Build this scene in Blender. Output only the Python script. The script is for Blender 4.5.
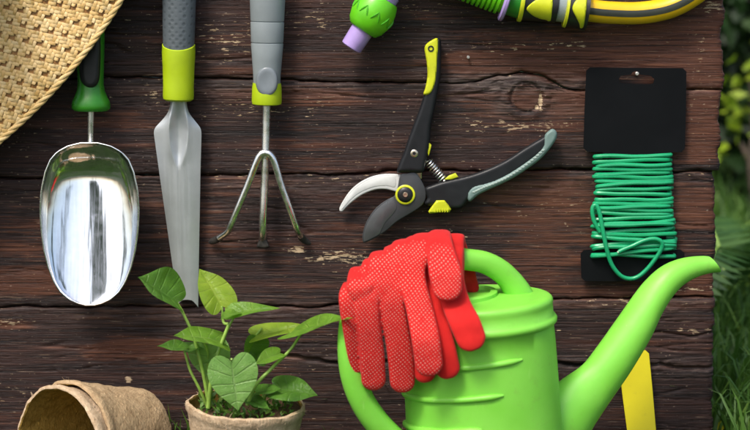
import bpy, bmesh, math, random
import numpy as np
from mathutils import Vector, Matrix
from mathutils.geometry import delaunay_2d_cdt

random.seed(7)
R = math.radians
scn = bpy.context.scene
for o in list(bpy.data.objects):
    bpy.data.objects.remove(o)
C = scn.collection

# ------------------------------------------------------------------ camera
D, PITCH, ZC = 1.6, R(9.0), 0.262
FWD = Vector((0, math.cos(PITCH), -math.sin(PITCH)))
UP = Vector((0, math.sin(PITCH), math.cos(PITCH)))
CAMP = Vector((0, 0, ZC)) - FWD * D
cd = bpy.data.cameras.new('camera')
cam = bpy.data.objects.new('camera', cd)
C.objects.link(cam)
cam.location = CAMP
cam.rotation_euler = (math.pi / 2 - PITCH, 0, 0)
cd.sensor_width = 36.0
cd.lens = 36.0 * D / 0.75
cd.clip_start = 0.05
cd.clip_end = 400
cd.dof.use_dof = True
cd.dof.focus_distance = 1.55
cd.dof.aperture_fstop = 5.0
scn.camera = cam

# ------------------------------------------------------------------ world, sun, exposure
SUN_EL, SUN_AZ = R(56), R(-32)        # azimuth measured from -Y (towards the camera) to -X
w = bpy.data.worlds.new('World')
scn.world = w
w.use_nodes = True
wn = w.node_tree
bg = wn.nodes['Background']
sky = wn.nodes.new('ShaderNodeTexSky')
sky.sky_type = 'NISHITA'
sky.sun_disc = False
sdir = Vector((math.sin(SUN_AZ) * math.cos(SUN_EL), -math.cos(SUN_AZ) * math.cos(SUN_EL), math.sin(SUN_EL)))
sky.sun_elevation = SUN_EL
sky.sun_rotation = math.atan2(sdir.x, sdir.y)
sky.air_density = 1.0
sky.dust_density = 4.0
sky.ozone_density = 0.6
wn.links.new(sky.outputs[0], bg.inputs[0])
bg.inputs[1].default_value = 0.125
sl = bpy.data.lights.new('sun', 'SUN')
sl.energy = 1.5
sl.angle = R(13)
sl.color = (1.0, 0.95, 0.88)
sun = bpy.data.objects.new('sun', sl)
C.objects.link(sun)
sun.rotation_euler = sdir.to_track_quat('Z', 'Y').to_euler()
scn.view_settings.view_transform = 'Standard'
scn.view_settings.look = 'None'
scn.view_settings.exposure = 0.86
scn.view_settings.gamma = 1.0
scn.view_settings.use_curve_mapping = False

# ------------------------------------------------------------------ helpers
def at(px, py, d):
    """world point on the vertical plane d metres in front of the board, seen at photo pixel px, py"""
    v = FWD + Vector((1, 0, 0)) * ((px - 375) * 0.001 / 1.6) + UP * ((215 - py) * 0.001 / 1.6)
    t = (-d - CAMP.y) / v.y
    return CAMP + v * t

def atn(px, py, d):
    px = np.asarray(px, float); py = np.asarray(py, float); d = np.asarray(d, float)
    a = (px - 375) * 0.001 / 1.6
    b = (215 - py) * 0.001 / 1.6
    vy = FWD.y + UP.y * b
    vz = FWD.z + UP.z * b
    t = (-d - CAMP.y) / vy
    return np.stack([CAMP.x + a * t, CAMP.y + vy * t, CAMP.z + vz * t], -1)

def thing(name, label, cat, loc, group=None):
    o = bpy.data.objects.new(name, None)
    C.objects.link(o)
    o.location = loc
    o.empty_display_size = 0.02
    o['label'] = label
    o['category'] = cat
    if group:
        o['group'] = group
    return o

def root_of(o):
    v = Vector((0, 0, 0))
    while o:
        v += Vector(o.location)
        o = o.parent
    return v

def mobj(name, verts, faces, mat, parent=None, smooth=True, flat_angle=None):
    me = bpy.data.meshes.new(name)
    if isinstance(verts, np.ndarray):
        verts = verts.reshape(-1, 3).tolist()
    off = root_of(parent) if parent else Vector((0, 0, 0))
    if parent:
        verts = [(v[0] - off.x, v[1] - off.y, v[2] - off.z) for v in verts]
    me.from_pydata([tuple(v) for v in verts], [], [tuple(int(i) for i in f) for f in faces])
    me.validate()
    bm = bmesh.new()
    bm.from_mesh(me)
    bmesh.ops.recalc_face_normals(bm, faces=bm.faces)
    bm.to_mesh(me)
    bm.free()
    if smooth:
        me.polygons.foreach_set('use_smooth', [True] * len(me.polygons))
        me.set_sharp_from_angle(angle=flat_angle if flat_angle else R(42))
    if mat:
        me.materials.append(mat)
    o = bpy.data.objects.new(name, me)
    C.objects.link(o)
    if parent:
        o.parent = parent
    return o

def fastobj(name, verts, quads=None, tris=None, mat=None, parent=None, attrs=None, smooth=True):
    """large numpy meshes"""
    off = np.array(root_of(parent)) if parent else np.zeros(3)
    verts = verts.reshape(-1, 3) - off
    me = bpy.data.meshes.new(name)
    nq = 0 if quads is None else len(quads)
    nt = 0 if tris is None else len(tris)
    me.vertices.add(len(verts))
    me.vertices.foreach_set('co', verts.astype(np.float32).ravel())
    loops = []
    if nq: loops.append(np.asarray(quads).ravel())
    if nt: loops.append(np.asarray(tris).ravel())
    loops = np.concatenate(loops).astype(np.int32)
    me.loops.add(len(loops))
    me.loops.foreach_set('vertex_index', loops)
    starts = np.concatenate([np.arange(nq) * 4, nq * 4 + np.arange(nt) * 3]).astype(np.int32)
    me.polygons.add(nq + nt)
    me.polygons.foreach_set('loop_start', starts)
    me.update(calc_edges=True)
    if smooth:
        me.polygons.foreach_set('use_smooth', np.ones(nq + nt, bool))
    for k, v in (attrs or {}).items():
        a = me.attributes.new(k, 'FLOAT', 'POINT')
        a.data.foreach_set('value', np.asarray(v, np.float32).ravel())
    if mat:
        me.materials.append(mat)
    o = bpy.data.objects.new(name, me)
    C.objects.link(o)
    if parent:
        o.parent = parent
    return o

def crom(pts, n, closed=False):
    """Catmull-Rom resampling of points of any dimension, n samples per span"""
    P = [np.array(p, float) for p in pts]
    m = len(P)
    out = []
    spans = m if closed else m - 1
    for i in range(spans):
        if closed:
            p0, p1, p2, p3 = P[(i - 1) % m], P[i], P[(i + 1) % m], P[(i + 2) % m]
        else:
            p1, p2 = P[i], P[i + 1]
            p0 = P[i - 1] if i > 0 else 2 * p1 - p2
            p3 = P[i + 2] if i + 2 < m else 2 * p2 - p1
        for k in range(n):
            t = k / n
            out.append(0.5 * (2 * p1 + (p2 - p0) * t + (2 * p0 - 5 * p1 + 4 * p2 - p3) * t * t + (3 * p1 - p0 - 3 * p2 + p3) * t ** 3))
    if not closed:
        out.append(P[-1])
    return out

def sweep(pts, radii, n=16, ref=None, ratio=1.0, cap=True, power=2.0):
    """tube along world pts; cross-section radius r along 'side' and r*ratio along 'ref' (ref = approx direction)"""
    pts = [Vector(p) for p in pts]
    m = len(pts)
    if not hasattr(radii, '__len__'):
        radii = [radii] * m
    if not hasattr(ratio, '__len__'):
        ratio = [ratio] * m
    V, F = [], []
    tang = []
    for i in range(m):
        a = pts[max(i - 1, 0)]; b = pts[min(i + 1, m - 1)]
        t = (b - a)
        tang.append(t.normalized() if t.length > 1e-9 else Vector((0, 0, 1)))
    nrm = None
    for i in range(m):
        t = tang[i]
        if ref is not None:
            nr = Vector(ref) - t * t.dot(Vector(ref))
            nr.normalize()
        else:
            if nrm is None:
                h = Vector((0, -1, 0)) if abs(t.y) < 0.9 else Vector((1, 0, 0))
                nr = (h - t * t.dot(h)).normalized()
            else:
                nr = (nrm - t * t.dot(nrm)).normalized()
        nrm = nr
        sd = t.cross(nr)
        for k in range(n):
            a = 2 * math.pi * k / n
            c, s = math.cos(a), math.sin(a)
            if power != 2.0:
                c = math.copysign(abs(c) ** (2 / power), c); s = math.copysign(abs(s) ** (2 / power), s)
            V.append(pts[i] + sd * (c * radii[i]) + nr * (s * radii[i] * ratio[i]))
    for i in range(m - 1):
        for k in range(n):
            k2 = (k + 1) % n
            F.append((i * n + k, i * n + k2, (i + 1) * n + k2, (i + 1) * n + k))
    if cap:
        F.append(tuple(range(n))[::-1])
        F.append(tuple((m - 1) * n + k for k in range(n)))
    return V, F

def lathe(profile, axis0, axis1, n=28, ratio=1.0, cap=True, shift=None):
    """profile: list of (t, r): t metres along axis0->axis1"""
    a0, a1 = Vector(axis0), Vector(axis1)
    t = (a1 - a0).normalized()
    h = Vector((0, -1, 0)) if abs(t.y) < 0.9 else Vector((1, 0, 0))
    nr = (h - t * t.dot(h)).normalized()
    sd = t.cross(nr)
    V, F = [], []
    for (s, r) in profile:
        for k in range(n):
            a = 2 * math.pi * k / n
            s2 = s + (shift(s, a) if shift else 0)
            V.append(a0 + t * s2 + sd * (r * math.cos(a)) + nr * (r * ratio * math.sin(a)))
    m = len(profile)
    for i in range(m - 1):
        for k in range(n):
            k2 = (k + 1) % n
            F.append((i * n + k, i * n + k2, (i + 1) * n + k2, (i + 1) * n + k))
    if cap:
        F.append(tuple(range(n))[::-1]); F.append(tuple((m - 1) * n + k for k in range(n)))
    return V, F

def merge(*parts):
    V, F = [], []
    for (v, f) in parts:
        b = len(V)
        V += list(v)
        F += [tuple(i + b for i in q) for q in f]
    return V, F

def domed(P, d0, thick, r, step=1.25, hfun=None):
    """solid with a rounded front: height follows the distance to the outline"""
    Q = []
    n = len(P)
    for i in range(n):      # even boundary spacing
        a, b = P[i], P[(i + 1) % n]
        m = max(1, int(np.linalg.norm(b - a) / 1.4))
        for k in range(m):
            Q.append(a + (b - a) * k / m)
    Q = np.array(Q)
    n = len(Q)
    x0, y0 = Q.min(0); x1, y1 = Q.max(0)
    gx, gy = np.meshgrid(np.arange(x0 + .37, x1, step), np.arange(y0 + .41, y1, step))
    G = np.stack([gx.ravel(), gy.ravel()], 1)
    A, B = Q, np.roll(Q, -1, 0)
    ins = np.zeros(len(G), bool)
    for a, b in zip(A, B):
        c = (a[1] > G[:, 1]) != (b[1] > G[:, 1])
        if abs(b[1] - a[1]) > 1e-12:
            xi = (b[0] - a[0]) * (G[:, 1] - a[1]) / (b[1] - a[1]) + a[0]
            ins ^= c & (G[:, 0] < xi)
    G = G[ins]
    def dist(pts):
        dmin = np.full(len(pts), 1e9)
        for a, b in zip(A, B):
            ab = b - a
            t = np.clip(((pts - a) @ ab) / max(ab @ ab, 1e-12), 0, 1)
            dmin = np.minimum(dmin, np.linalg.norm(pts - (a + t[:, None] * ab), axis=1))
        return dmin
    dg = dist(G) if len(G) else np.zeros(0)
    # an extra row of points just inside the edge keeps the rounding crisp
    k = dg > .55
    G, dg = G[k], dg[k]
    pts = [Vector(p) for p in Q] + [Vector(p) for p in G]
    res = delaunay_2d_cdt(pts, [(i, (i + 1) % n) for i in range(n)], [list(range(n))], 1, 1e-7)
    vs, fs = res[0], res[2]
    arr = np.array([(v.x, v.y) for v in vs])
    dd = dist(arr) * .001
    u = np.clip(dd / r, 0, 1)
    hh = d0 + thick - r + r * np.sqrt(np.clip(1 - (1 - u) ** 2, 0, 1))
    b0 = np.full(len(arr), d0)
    if hfun is not None:
        b0 = hfun(arr) - .002
        hh = b0 + .002 + thick - r + r * np.sqrt(np.clip(1 - (1 - u) ** 2, 0, 1))
    V = [at(p[0], p[1], h) for p, h in zip(arr, hh)]
    F = [tuple(f) for f in fs]
    # walls and back from the boundary edges of the triangulation
    from collections import Counter
    cnt = Counter()
    for f in F:
        for i in range(len(f)):
            a, b = f[i], f[(i + 1) % len(f)]
            cnt[(min(a, b), max(a, b))] += 1
    base = {}
    def bk(i):
        if i not in base:
            base[i] = len(V)
            V.append(at(arr[i][0], arr[i][1], b0[i]))
        return base[i]
    for (a, b), c in list(cnt.items()):
        if c == 1:
            F.append((a, b, bk(b), bk(a)))
    F += [tuple(bk2 for bk2 in (len(V) + i for i in f)) for f in fs]
    V += [at(p[0], p[1], h) for p, h in zip(arr, b0)]
    return V, F

def plate(outline, d0, thick, r=0.001, seg=3, smooth_n=0, both=False):
    """outline in photo pixels on the board; solid from depth d0 to d0+thick with a rounded front edge of radius r"""
    pts = [np.array(p, float) for p in outline]
    if smooth_n:
        pts = crom(pts, smooth_n, True)
    P = np.array(pts)
    area = 0.5 * np.sum(P[:, 0] * np.roll(P[:, 1], -1) - np.roll(P[:, 0], -1) * P[:, 1])
    if area < 0:
        P = P[::-1]
    if r >= .0015 and not both:
        return domed(P, d0, thick, r)
    e = np.roll(P, -1, 0) - P
    e /= np.maximum(np.linalg.norm(e, axis=1, keepdims=True), 1e-9)
    en = np.stack([-e[:, 1], e[:, 0]], 1)
    vn = en + np.roll(en, 1, 0)
    vn /= np.maximum(np.linalg.norm(vn, axis=1, keepdims=True), 1e-9)
    rings = []
    if both:
        for k in range(seg + 1):
            a = math.pi / 2 * (1 - k / seg)
            rings.append((r * (1 - math.cos(a)), d0 + r * (1 - math.sin(a))))
    else:
        rings.append((0.0, d0))
    for k in range(seg + 1):
        a = math.pi / 2 * k / seg
        rings.append((r * (1 - math.cos(a)), d0 + thick - r * (1 - math.sin(a))))
    V, F = [], []
    n = len(P)
    for (ins, dd) in rings:
        q = P + vn * (ins * 1000)
        V += [at(x, y, dd) for x, y in q]
    for i in range(len(rings) - 1):
        for k in range(n):
            k2 = (k + 1) % n
            F.append((i * n + k, i * n + k2, (i + 1) * n + k2, (i + 1) * n + k))
    F.append(tuple(range(n))[::-1])
    F.append(tuple((len(rings) - 1) * n + k for k in range(n)))
    return V, F

# value noise in numpy
def _h(ix, iy, seed):
    n = (ix.astype(np.int64) * 374761393 + iy.astype(np.int64) * 668265263 + seed * 974711) & 0x7fffffff
    n = ((n ^ (n >> 13)) * 1274126177) & 0x7fffffff
    n = n ^ (n >> 16)
    return (n & 0xffff) / 65535.0

def vnoise(x, y, seed=0):
    ix, iy = np.floor(x), np.floor(y)
    fx, fy = x - ix, y - iy
    fx = fx * fx * (3 - 2 * fx); fy = fy * fy * (3 - 2 * fy)
    a, b = _h(ix, iy, seed), _h(ix + 1, iy, seed)
    c, d = _h(ix, iy + 1, seed), _h(ix + 1, iy + 1, seed)
    return (a * (1 - fx) + b * fx) * (1 - fy) + (c * (1 - fx) + d * fx) * fy

def fbm(x, y, seed=0, o=4):
    s, a, t = 0, 1.0, 0
    for i in range(o):
        s = s + a * vnoise(x * 2 ** i, y * 2 ** i, seed + i * 17)
        t += a
        a *= 0.5
    return s / t

def sstep(a, b, x):
    t = np.clip((x - a) / (b - a), 0, 1)
    return t * t * (3 - 2 * t)

# ------------------------------------------------------------------ materials
class NT:
    def __init__(s, name):
        s.m = bpy.data.materials.new(name)
        s.m.use_nodes = True
        s.t = s.m.node_tree
        s.b = s.t.nodes['Principled BSDF']
        s.out = s.t.nodes['Material Output']
    def n(s, typ, **kw):
        x = s.t.nodes.new(typ)
        for k, v in kw.items():
            if k.startswith('i_'):
                x.inputs[k[2:]].default_value = v
            else:
                setattr(x, k, v)
        return x
    def l(s, a, b):
        s.t.links.new(a, b)
    def coord(s, scale=(1, 1, 1), rot=(0, 0, 0), loc=(0, 0, 0), which='Object'):
        tc = s.n('ShaderNodeTexCoord')
        mp = s.n('ShaderNodeMapping')
        mp.inputs['Scale'].default_value = scale
        mp.inputs['Rotation'].default_value = rot
        mp.inputs['Location'].default_value = loc
        s.l(tc.outputs[which], mp.inputs[0])
        return mp.outputs[0]
    def noise(s, vec, scale, detail=3, rough=0.55):
        x = s.n('ShaderNodeTexNoise')
        x.inputs['Scale'].default_value = scale
        x.inputs['Detail'].default_value = detail
        x.inputs['Roughness'].default_value = rough
        if vec is not None:
            s.l(vec, x.inputs['Vector'])
        return x.outputs['Fac']
    def ramp(s, fac, stops, interp='LINEAR'):
        x = s.n('ShaderNodeValToRGB')
        x.color_ramp.interpolation = interp
        el = x.color_ramp.elements
        while len(el) < len(stops):
            el.new(0.5)
        for e, (p, c) in zip(el, stops):
            e.position = p
            e.color = (c[0], c[1], c[2], 1) if hasattr(c, '__len__') else (c, c, c, 1)
        s.l(fac, x.inputs[0])
        return x.outputs[0]
    def math(s, op, a, b=None, c=None):
        x = s.n('ShaderNodeMath', operation=op)
        for i, v in enumerate((a, b, c)):
            if v is None: continue
            if isinstance(v, (int, float)): x.inputs[i].default_value = v
            else: s.l(v, x.inputs[i])
        return x.outputs[0]
    def mix(s, fac, a, b, blend='MIX'):
        x = s.n('ShaderNodeMix', data_type='RGBA', blend_type=blend)
        for i, v in ((0, fac), (6, a), (7, b)):
            if isinstance(v, (int, float)): x.inputs[i].default_value = v
            elif isinstance(v, tuple): x.inputs[i].default_value = (v[0], v[1], v[2], 1)
            else: s.l(v, x.inputs[i])
        return x.outputs[2]
    def attr(s, name):
        x = s.n('ShaderNodeAttribute', attribute_name=name)
        return x.outputs['Fac']
    def bump(s, h, strength=0.3, dist=0.001):
        x = s.n('ShaderNodeBump')
        x.inputs['Strength'].default_value = strength
        x.inputs['Distance'].default_value = dist
        s.l(h, x.inputs['Height'])
        s.l(x.outputs[0], s.b.inputs['Normal'])
    def set(s, **kw):
        for k, v in kw.items():
            i = s.b.inputs[k.replace('_', ' ')]
            if isinstance(v, (int, float)): i.default_value = v
            elif isinstance(v, tuple): i.default_value = (v[0], v[1], v[2], 1)
            else: s.l(v, i)
        return s.m

def plain(name, col, rough=0.45, metal=0.0, var=0.12, scale=60, bump=0.15, bscale=900, bdist=0.0004, dirt=0.0, **kw):
    t = NT(name)
    v = t.coord()
    n1 = t.noise(v, scale, 4)
    dk = tuple(c * (1 - var) for c in col); lt = tuple(min(1, c * (1 + var)) for c in col)
    c = t.ramp(n1, [(0.3, dk), (0.7, lt)])
    if dirt:
        n2 = t.noise(v, 140, 6, 0.7)
        f = t.ramp(n2, [(0.60, 0.0), (0.72, 1.0)])
        c = t.mix(t.math('MULTIPLY', f, dirt), c, (0.12, 0.09, 0.06))
    rr = t.ramp(t.noise(v, scale * 2.3, 5), [(0.25, max(0, rough - 0.1)), (0.75, min(1, rough + 0.12))])
    t.set(Base_Color=c, Roughness=rr, Metallic=metal, **kw)
    if bump:
        t.bump(t.noise(v, bscale, 3), bump, bdist)
    return t.m

def mat_wood():
    t = NT('weathered_dark_painted_wood')
    v1 = t.coord((5, 20, 95)); v2 = t.coord((16, 60, 620)); v3 = t.coord((85, 85, 420)); v4 = t.coord((8, 9, 15)); v5 = t.coord((3.5, 9, 1400))
    big = t.noise(v1, 1.0, 5, 0.62)
    fine = t.noise(v2, 1.0, 5, 0.68)
    saw = t.noise(v5, 1.0, 2, 0.5)
    col = t.ramp(big, [(0.30, (0.0055, 0.0031, 0.0031)), (0.5, (0.0215, 0.0088, 0.0070)), (0.70, (0.055, 0.0205, 0.0135))])
    col = t.mix(t.ramp(fine, [(0.50, 0.0), (0.70, 0.70)]), col, (0.085, 0.039, 0.027))
    blot = t.noise(v4, 1.0, 4, 0.6)
    wear = t.attr('wear')
    m = t.math('ADD', t.math('MULTIPLY', wear, 1.25), t.math('MULTIPLY', t.math('SUBTRACT', big, 0.5), 1.3))
    m = t.math('ADD', m, t.math('MULTIPLY', t.math('SUBTRACT', fine, 0.5), 1.4))
    m = t.math('ADD', m, t.math('MULTIPLY', t.math('SUBTRACT', blot, 0.5), 2.0))
    red = t.ramp(fine, [(0.3, (0.040, 0.0125, 0.0065)), (0.55, (0.098, 0.033, 0.016)), (0.78, (0.21, 0.085, 0.042))])
    col = t.mix(t.ramp(m, [(0.22, 0.0), (0.62, 0.95)]), col, red)
    g = t.attr('grey')
    gf = t.math('MULTIPLY', g, t.ramp(fine, [(0.44, 0.0), (0.66, 0.8)]))
    col = t.mix(gf, col, (0.15, 0.115, 0.10))
    chip = t.attr('chip')
    fl = t.noise(v3, 1.0, 5, 0.66)
    fl = t.math('ADD', fl, t.math('MULTIPLY', chip, 0.20))
    fm = t.ramp(fl, [(0.683, 0.0), (0.708, 1.0)])
    col = t.mix(fm, col, t.ramp(saw, [(0.35, (0.34, 0.23, 0.13)), (0.6, (0.60, 0.46, 0.29))]))
    sp = t.noise(t.coord((260, 260, 520)), 1.0, 2, 0.5)
    col = t.mix(t.ramp(sp, [(0.70, 0.0), (0.74, 0.7)]), col, (0.34, 0.26, 0.19))
    hair = t.noise(t.coord((30, 60, 900), rot=(0, R(3), 0)), 1.0, 3, 0.6)
    col = t.mix(t.ramp(hair, [(0.665, 0.0), (0.70, 0.55)]), col, (0.30, 0.21, 0.14))
    dkl = t.noise(t.coord((9, 60, 520), rot=(0, R(-1), 0)), 1.0, 4, 0.65)
    dkm = t.ramp(dkl, [(0.36, 1.0), (0.43, 0.0)])
    col = t.mix(t.math('MULTIPLY', dkm, 0.65), col, (0.004, 0.0022, 0.002))
    rg = t.ramp(fine, [(0.3, 0.38), (0.7, 0.66)])
    t.set(Base_Color=col, Roughness=rg)
    t.b.inputs['Specular IOR Level'].default_value = 0.36
    hh = t.math('ADD', t.math('MULTIPLY', fine, 1.0), t.math('ADD', t.math('MULTIPLY', fl, 0.5), t.math('MULTIPLY', saw, 0.30)))
    hh = t.math('SUBTRACT', hh, t.math('ADD', t.math('MULTIPLY', fm, 0.12), t.math('MULTIPLY', dkm, 0.35)))
    t.bump(hh, 0.9, 0.0012)
    return t.m

M = {}
M['wood'] = mat_wood()
M['lime'] = plain('lime_rubber', (0.40, 0.54, 0.008), 0.42, scale=30, bump=0.1)
M['lime2'] = plain('yellow_lime_plastic', (0.58, 0.62, 0.02), 0.35, bump=0.1, dirt=0.25)
M['grey_dark'] = plain('slate_grey_rubber', (0.105, 0.125, 0.135), 0.5, scale=25, bump=0.2)
M['grey_light'] = plain('light_grey_rubber', (0.24, 0.275, 0.285), 0.42, scale=25, bump=0.12)
M['grey_pad'] = plain('pad_grey_rubber', (0.19, 0.22, 0.24), 0.38, bump=0.1)
M['green_handle'] = plain('bottle_green_plastic', (0.028, 0.20, 0.012), 0.33, bump=0.08)
M['black_rubber'] = plain('black_rubber', (0.010, 0.011, 0.012), 0.42, bump=0.25, bscale=1500)
M['black_handle'] = plain('satin_black_metal', (0.0115, 0.0128, 0.015), 0.42, Specular_IOR_Level=0.35, bump=0.3, bscale=1400, bdist=0.0003)
M['blade_dark'] = plain('coated_dark_blade', (0.055, 0.058, 0.062), 0.42, metal=0.35, bump=0.15)
M['bevel_dark'] = plain('ground_blade_bevel', (0.12, 0.125, 0.13), 0.34, metal=0.6, bump=0.15)
M['white_jaw'] = plain('pale_coated_jaw', (0.60, 0.62, 0.60), 0.38, bump=0.1, dirt=0.3)
M['sage'] = plain('sage_grip', (0.155, 0.235, 0.215), 0.5, bump=0.2)
M['sage_stitch'] = plain('sage_grip_studs', (0.36, 0.45, 0.41), 0.5)
M['brass'] = plain('pale_brass_metal', (0.62, 0.55, 0.42), 0.28, metal=0.9)
M['steel'] = plain('steel', (0.90, 0.90, 0.87), 0.25, metal=1.0, bump=0.05)
M['nail'] = plain('nail_steel', (0.7, 0.68, 0.63), 0.35, metal=0.8)
M['tine_tip'] = plain('worn_dark_tine_tip', (0.05, 0.045, 0.04), 0.5, metal=0.5, var=0.5, scale=200)
M['lilac'] = plain('lilac_plastic', (0.43, 0.31, 0.66), 0.38, bump=0.08)
M['hgreen'] = plain('grass_green_plastic', (0.13, 0.56, 0.012), 0.36, bump=0.1)
M['hgreen_dark'] = plain('dark_green_plastic', (0.02, 0.20, 0.02), 0.4)
M['hgreen_shade'] = plain('green_emboss_shade', (0.07, 0.38, 0.010), 0.4)  # darker green stands for the shade of the embossed chevrons
M['grey_ring'] = plain('grey_translucent_plastic', (0.26, 0.31, 0.32), 0.25)
M['hose_yellow'] = plain('yellow_hose', (0.78, 0.47, 0.01), 0.33, scale=25, bump=0.12, bscale=500)
M['hose_stripe'] = plain('dark_hose_stripe', (0.035, 0.04, 0.03), 0.4)
M['card'] = plain('black_card', (0.0045, 0.0052, 0.0062), 0.55, var=0.2, scale=20, bump=0.12, Specular_IOR_Level=0.12)
M['card_core'] = plain('card_core', (0.30, 0.28, 0.25), 0.8)
M['wire'] = plain('green_plastic_wire', (0.012, 0.33, 0.135), 0.30, scale=40, bump=0.06)
M['wire_end'] = plain('wire_core', (0.5, 0.7, 0.5), 0.4)
M['tag_yellow'] = plain('yellow_plastic_label', (0.70, 0.60, 0.006), 0.45, scale=15, var=0.08, bump=0.1, dirt=0.12)
M['stem'] = plain('green_stem', (0.22, 0.36, 0.055), 0.45, scale=90, var=0.25, bump=0.15)

def mat_can():
    t = NT('bright_green_can_plastic')
    v = t.coord()
    c = t.ramp(t.noise(v, 22, 3), [(0.3, (0.195, 0.60, 0.050)), (0.7, (0.235, 0.66, 0.070))])
    dirt = t.ramp(t.noise(t.coord((1, 1, 1)), 70, 7, 0.72), [(0.56, 0.0), (0.74, 0.38)])
    c = t.mix(dirt, c, (0.20, 0.40, 0.06))
    sc = t.ramp(t.noise(t.coord((260, 260, 30), rot=(0.3, 0.2, 0.1)), 1.0, 2), [(0.70, 0.0), (0.76, 0.22)])
    c = t.mix(sc, c, (0.45, 0.80, 0.22))
    t.set(Base_Color=c, Roughness=t.ramp(t.noise(v, 45, 5), [(0.3, 0.38), (0.7, 0.56)]))
    t.b.inputs['Subsurface Weight'].default_value = 0.12
    t.b.inputs['Subsurface Radius'].default_value = (0.3, 1.0, 0.1)
    t.b.inputs['Subsurface Scale'].default_value = 0.004
    h = t.math('ADD', t.math('MULTIPLY', t.noise(v, 35, 3), 1.0), t.math('MULTIPLY', t.noise(v, 700, 3), 0.12))
    t.bump(h, 0.22, 0.0022)
    return t.m
M['can'] = mat_can()

def mat_scoop():
    t = NT('polished_scoop_steel')
    v = t.coord((95, 30, 5)); v2 = t.coord((420, 90, 6))
    t.set(Base_Color=t.ramp(t.noise(t.coord(), 70, 5), [(0.3, (0.80, 0.80, 0.79)), (0.7, (0.90, 0.90, 0.89))]), Metallic=1.0,
          Roughness=t.ramp(t.noise(t.coord(), 120, 6, 0.7), [(0.35, 0.07), (0.8, 0.17)]))
    h = t.math('ADD', t.noise(v, 1.0, 2), t.math('MULTIPLY', t.noise(v2, 1.0, 2), 0.06))
    t.bump(h, 0.14, 0.0035)
    return t.m
M['scoop'] = mat_scoop()

def mat_trowel():
    t = NT('satin_aluminium_blade')
    v = t.coord((260, 100, 14))
    n = t.noise(v, 1.0, 4)
    t.set(Base_Color=t.ramp(t.noise(t.coord(), 40, 5), [(0.3, (0.50, 0.53, 0.54)), (0.7, (0.60, 0.63, 0.64))]), Metallic=0.7,
          Roughness=t.ramp(n, [(0.3, 0.36), (0.7, 0.5)]))
    t.bump(t.math('ADD', t.noise(t.coord(), 1600, 2), n), 0.3, 0.0004)
    return t.m
M['trowel'] = mat_trowel()

def mat_grip():
    t = NT('dimpled_grey_grip')
    v = t.coord((1, 1, 1), rot=(0, R(45), 0))
    vo = t.n('ShaderNodeTexVoronoi', distance='EUCLIDEAN')
    vo.inputs['Scale'].default_value = 190
    vo.inputs['Randomness'].default_value = 0.15
    t.l(v, vo.inputs['Vector'])
    d = t.ramp(vo.outputs['Distance'], [(0.18, 0.0), (0.42, 1.0)])
    c = t.mix(d, (0.075, 0.09, 0.10), (0.10, 0.12, 0.132))
    t.set(Base_Color=c, Roughness=0.48)
    t.bump(d, 0.32, 0.0008)
    return t.m
M['grip'] = mat_grip()

def mat_straw(name, a, b, c):
    t = NT(name)
    rnd = t.attr('rnd')
    col = t.ramp(rnd, [(0.0, a), (0.5, b), (1.0, c)])
    n = t.noise(t.coord(), 260, 4, 0.65)
    col = t.mix(t.ramp(n, [(0.35, 0.35), (0.6, 0.0)]), col, (0.42, 0.24, 0.07))
    t.set(Base_Color=col, Roughness=0.5)
    t.bump(t.noise(t.coord(), 900, 3), 0.4, 0.0005)
    return t.m
M['straw'] = mat_straw('pale_straw', (0.60, 0.37, 0.115), (0.74, 0.51, 0.20), (0.80, 0.61, 0.31))
M['straw_dark'] = mat_straw('brown_straw', (0.24, 0.10, 0.018), (0.32, 0.145, 0.028), (0.40, 0.20, 0.045))

def mat_peat(name, base, dark):
    t = NT(name)
    v = t.coord()
    n = t.noise(v, 130, 6, 0.7)
    f = t.noise(t.coord((500, 160, 160), rot=(0.4, 0.7, 0.2)), 1.0, 3)
    f2 = t.noise(t.coord((150, 520, 200), rot=(0.9, 0.1, 1.2)), 1.0, 3)
    c = t.ramp(n, [(0.28, dark), (0.6, base)])
    c = t.mix(t.ramp(f, [(0.62, 0.0), (0.72, 0.75)]), c, tuple(min(1, x * 1.7) for x in base))
    c = t.mix(t.ramp(f2, [(0.64, 0.0), (0.74, 0.7)]), c, tuple(x * 0.45 for x in dark))
    t.set(Base_Color=c, Roughness=0.9)
    t.b.inputs['Specular IOR Level'].default_value = 0.15
    h = t.math('ADD', n, t.math('ADD', f, f2))
    t.bump(h, 0.7, 0.0014)
    return t.m
M['peat'] = mat_peat('pressed_peat_fibre', (0.56, 0.42, 0.275), (0.37, 0.25, 0.145))
M['peat2'] = mat_peat('darker_peat_fibre', (0.48, 0.345, 0.20), (0.29, 0.19, 0.10))
M['peat_in'] = mat_peat('golden_brown_peat_fibre', (0.34, 0.215, 0.05), (0.17, 0.10, 0.016))  # golden-brown tone for the pot insides
M['soil'] = mat_peat('potting_soil', (0.13, 0.08, 0.045), (0.04, 0.024, 0.014))

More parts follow.
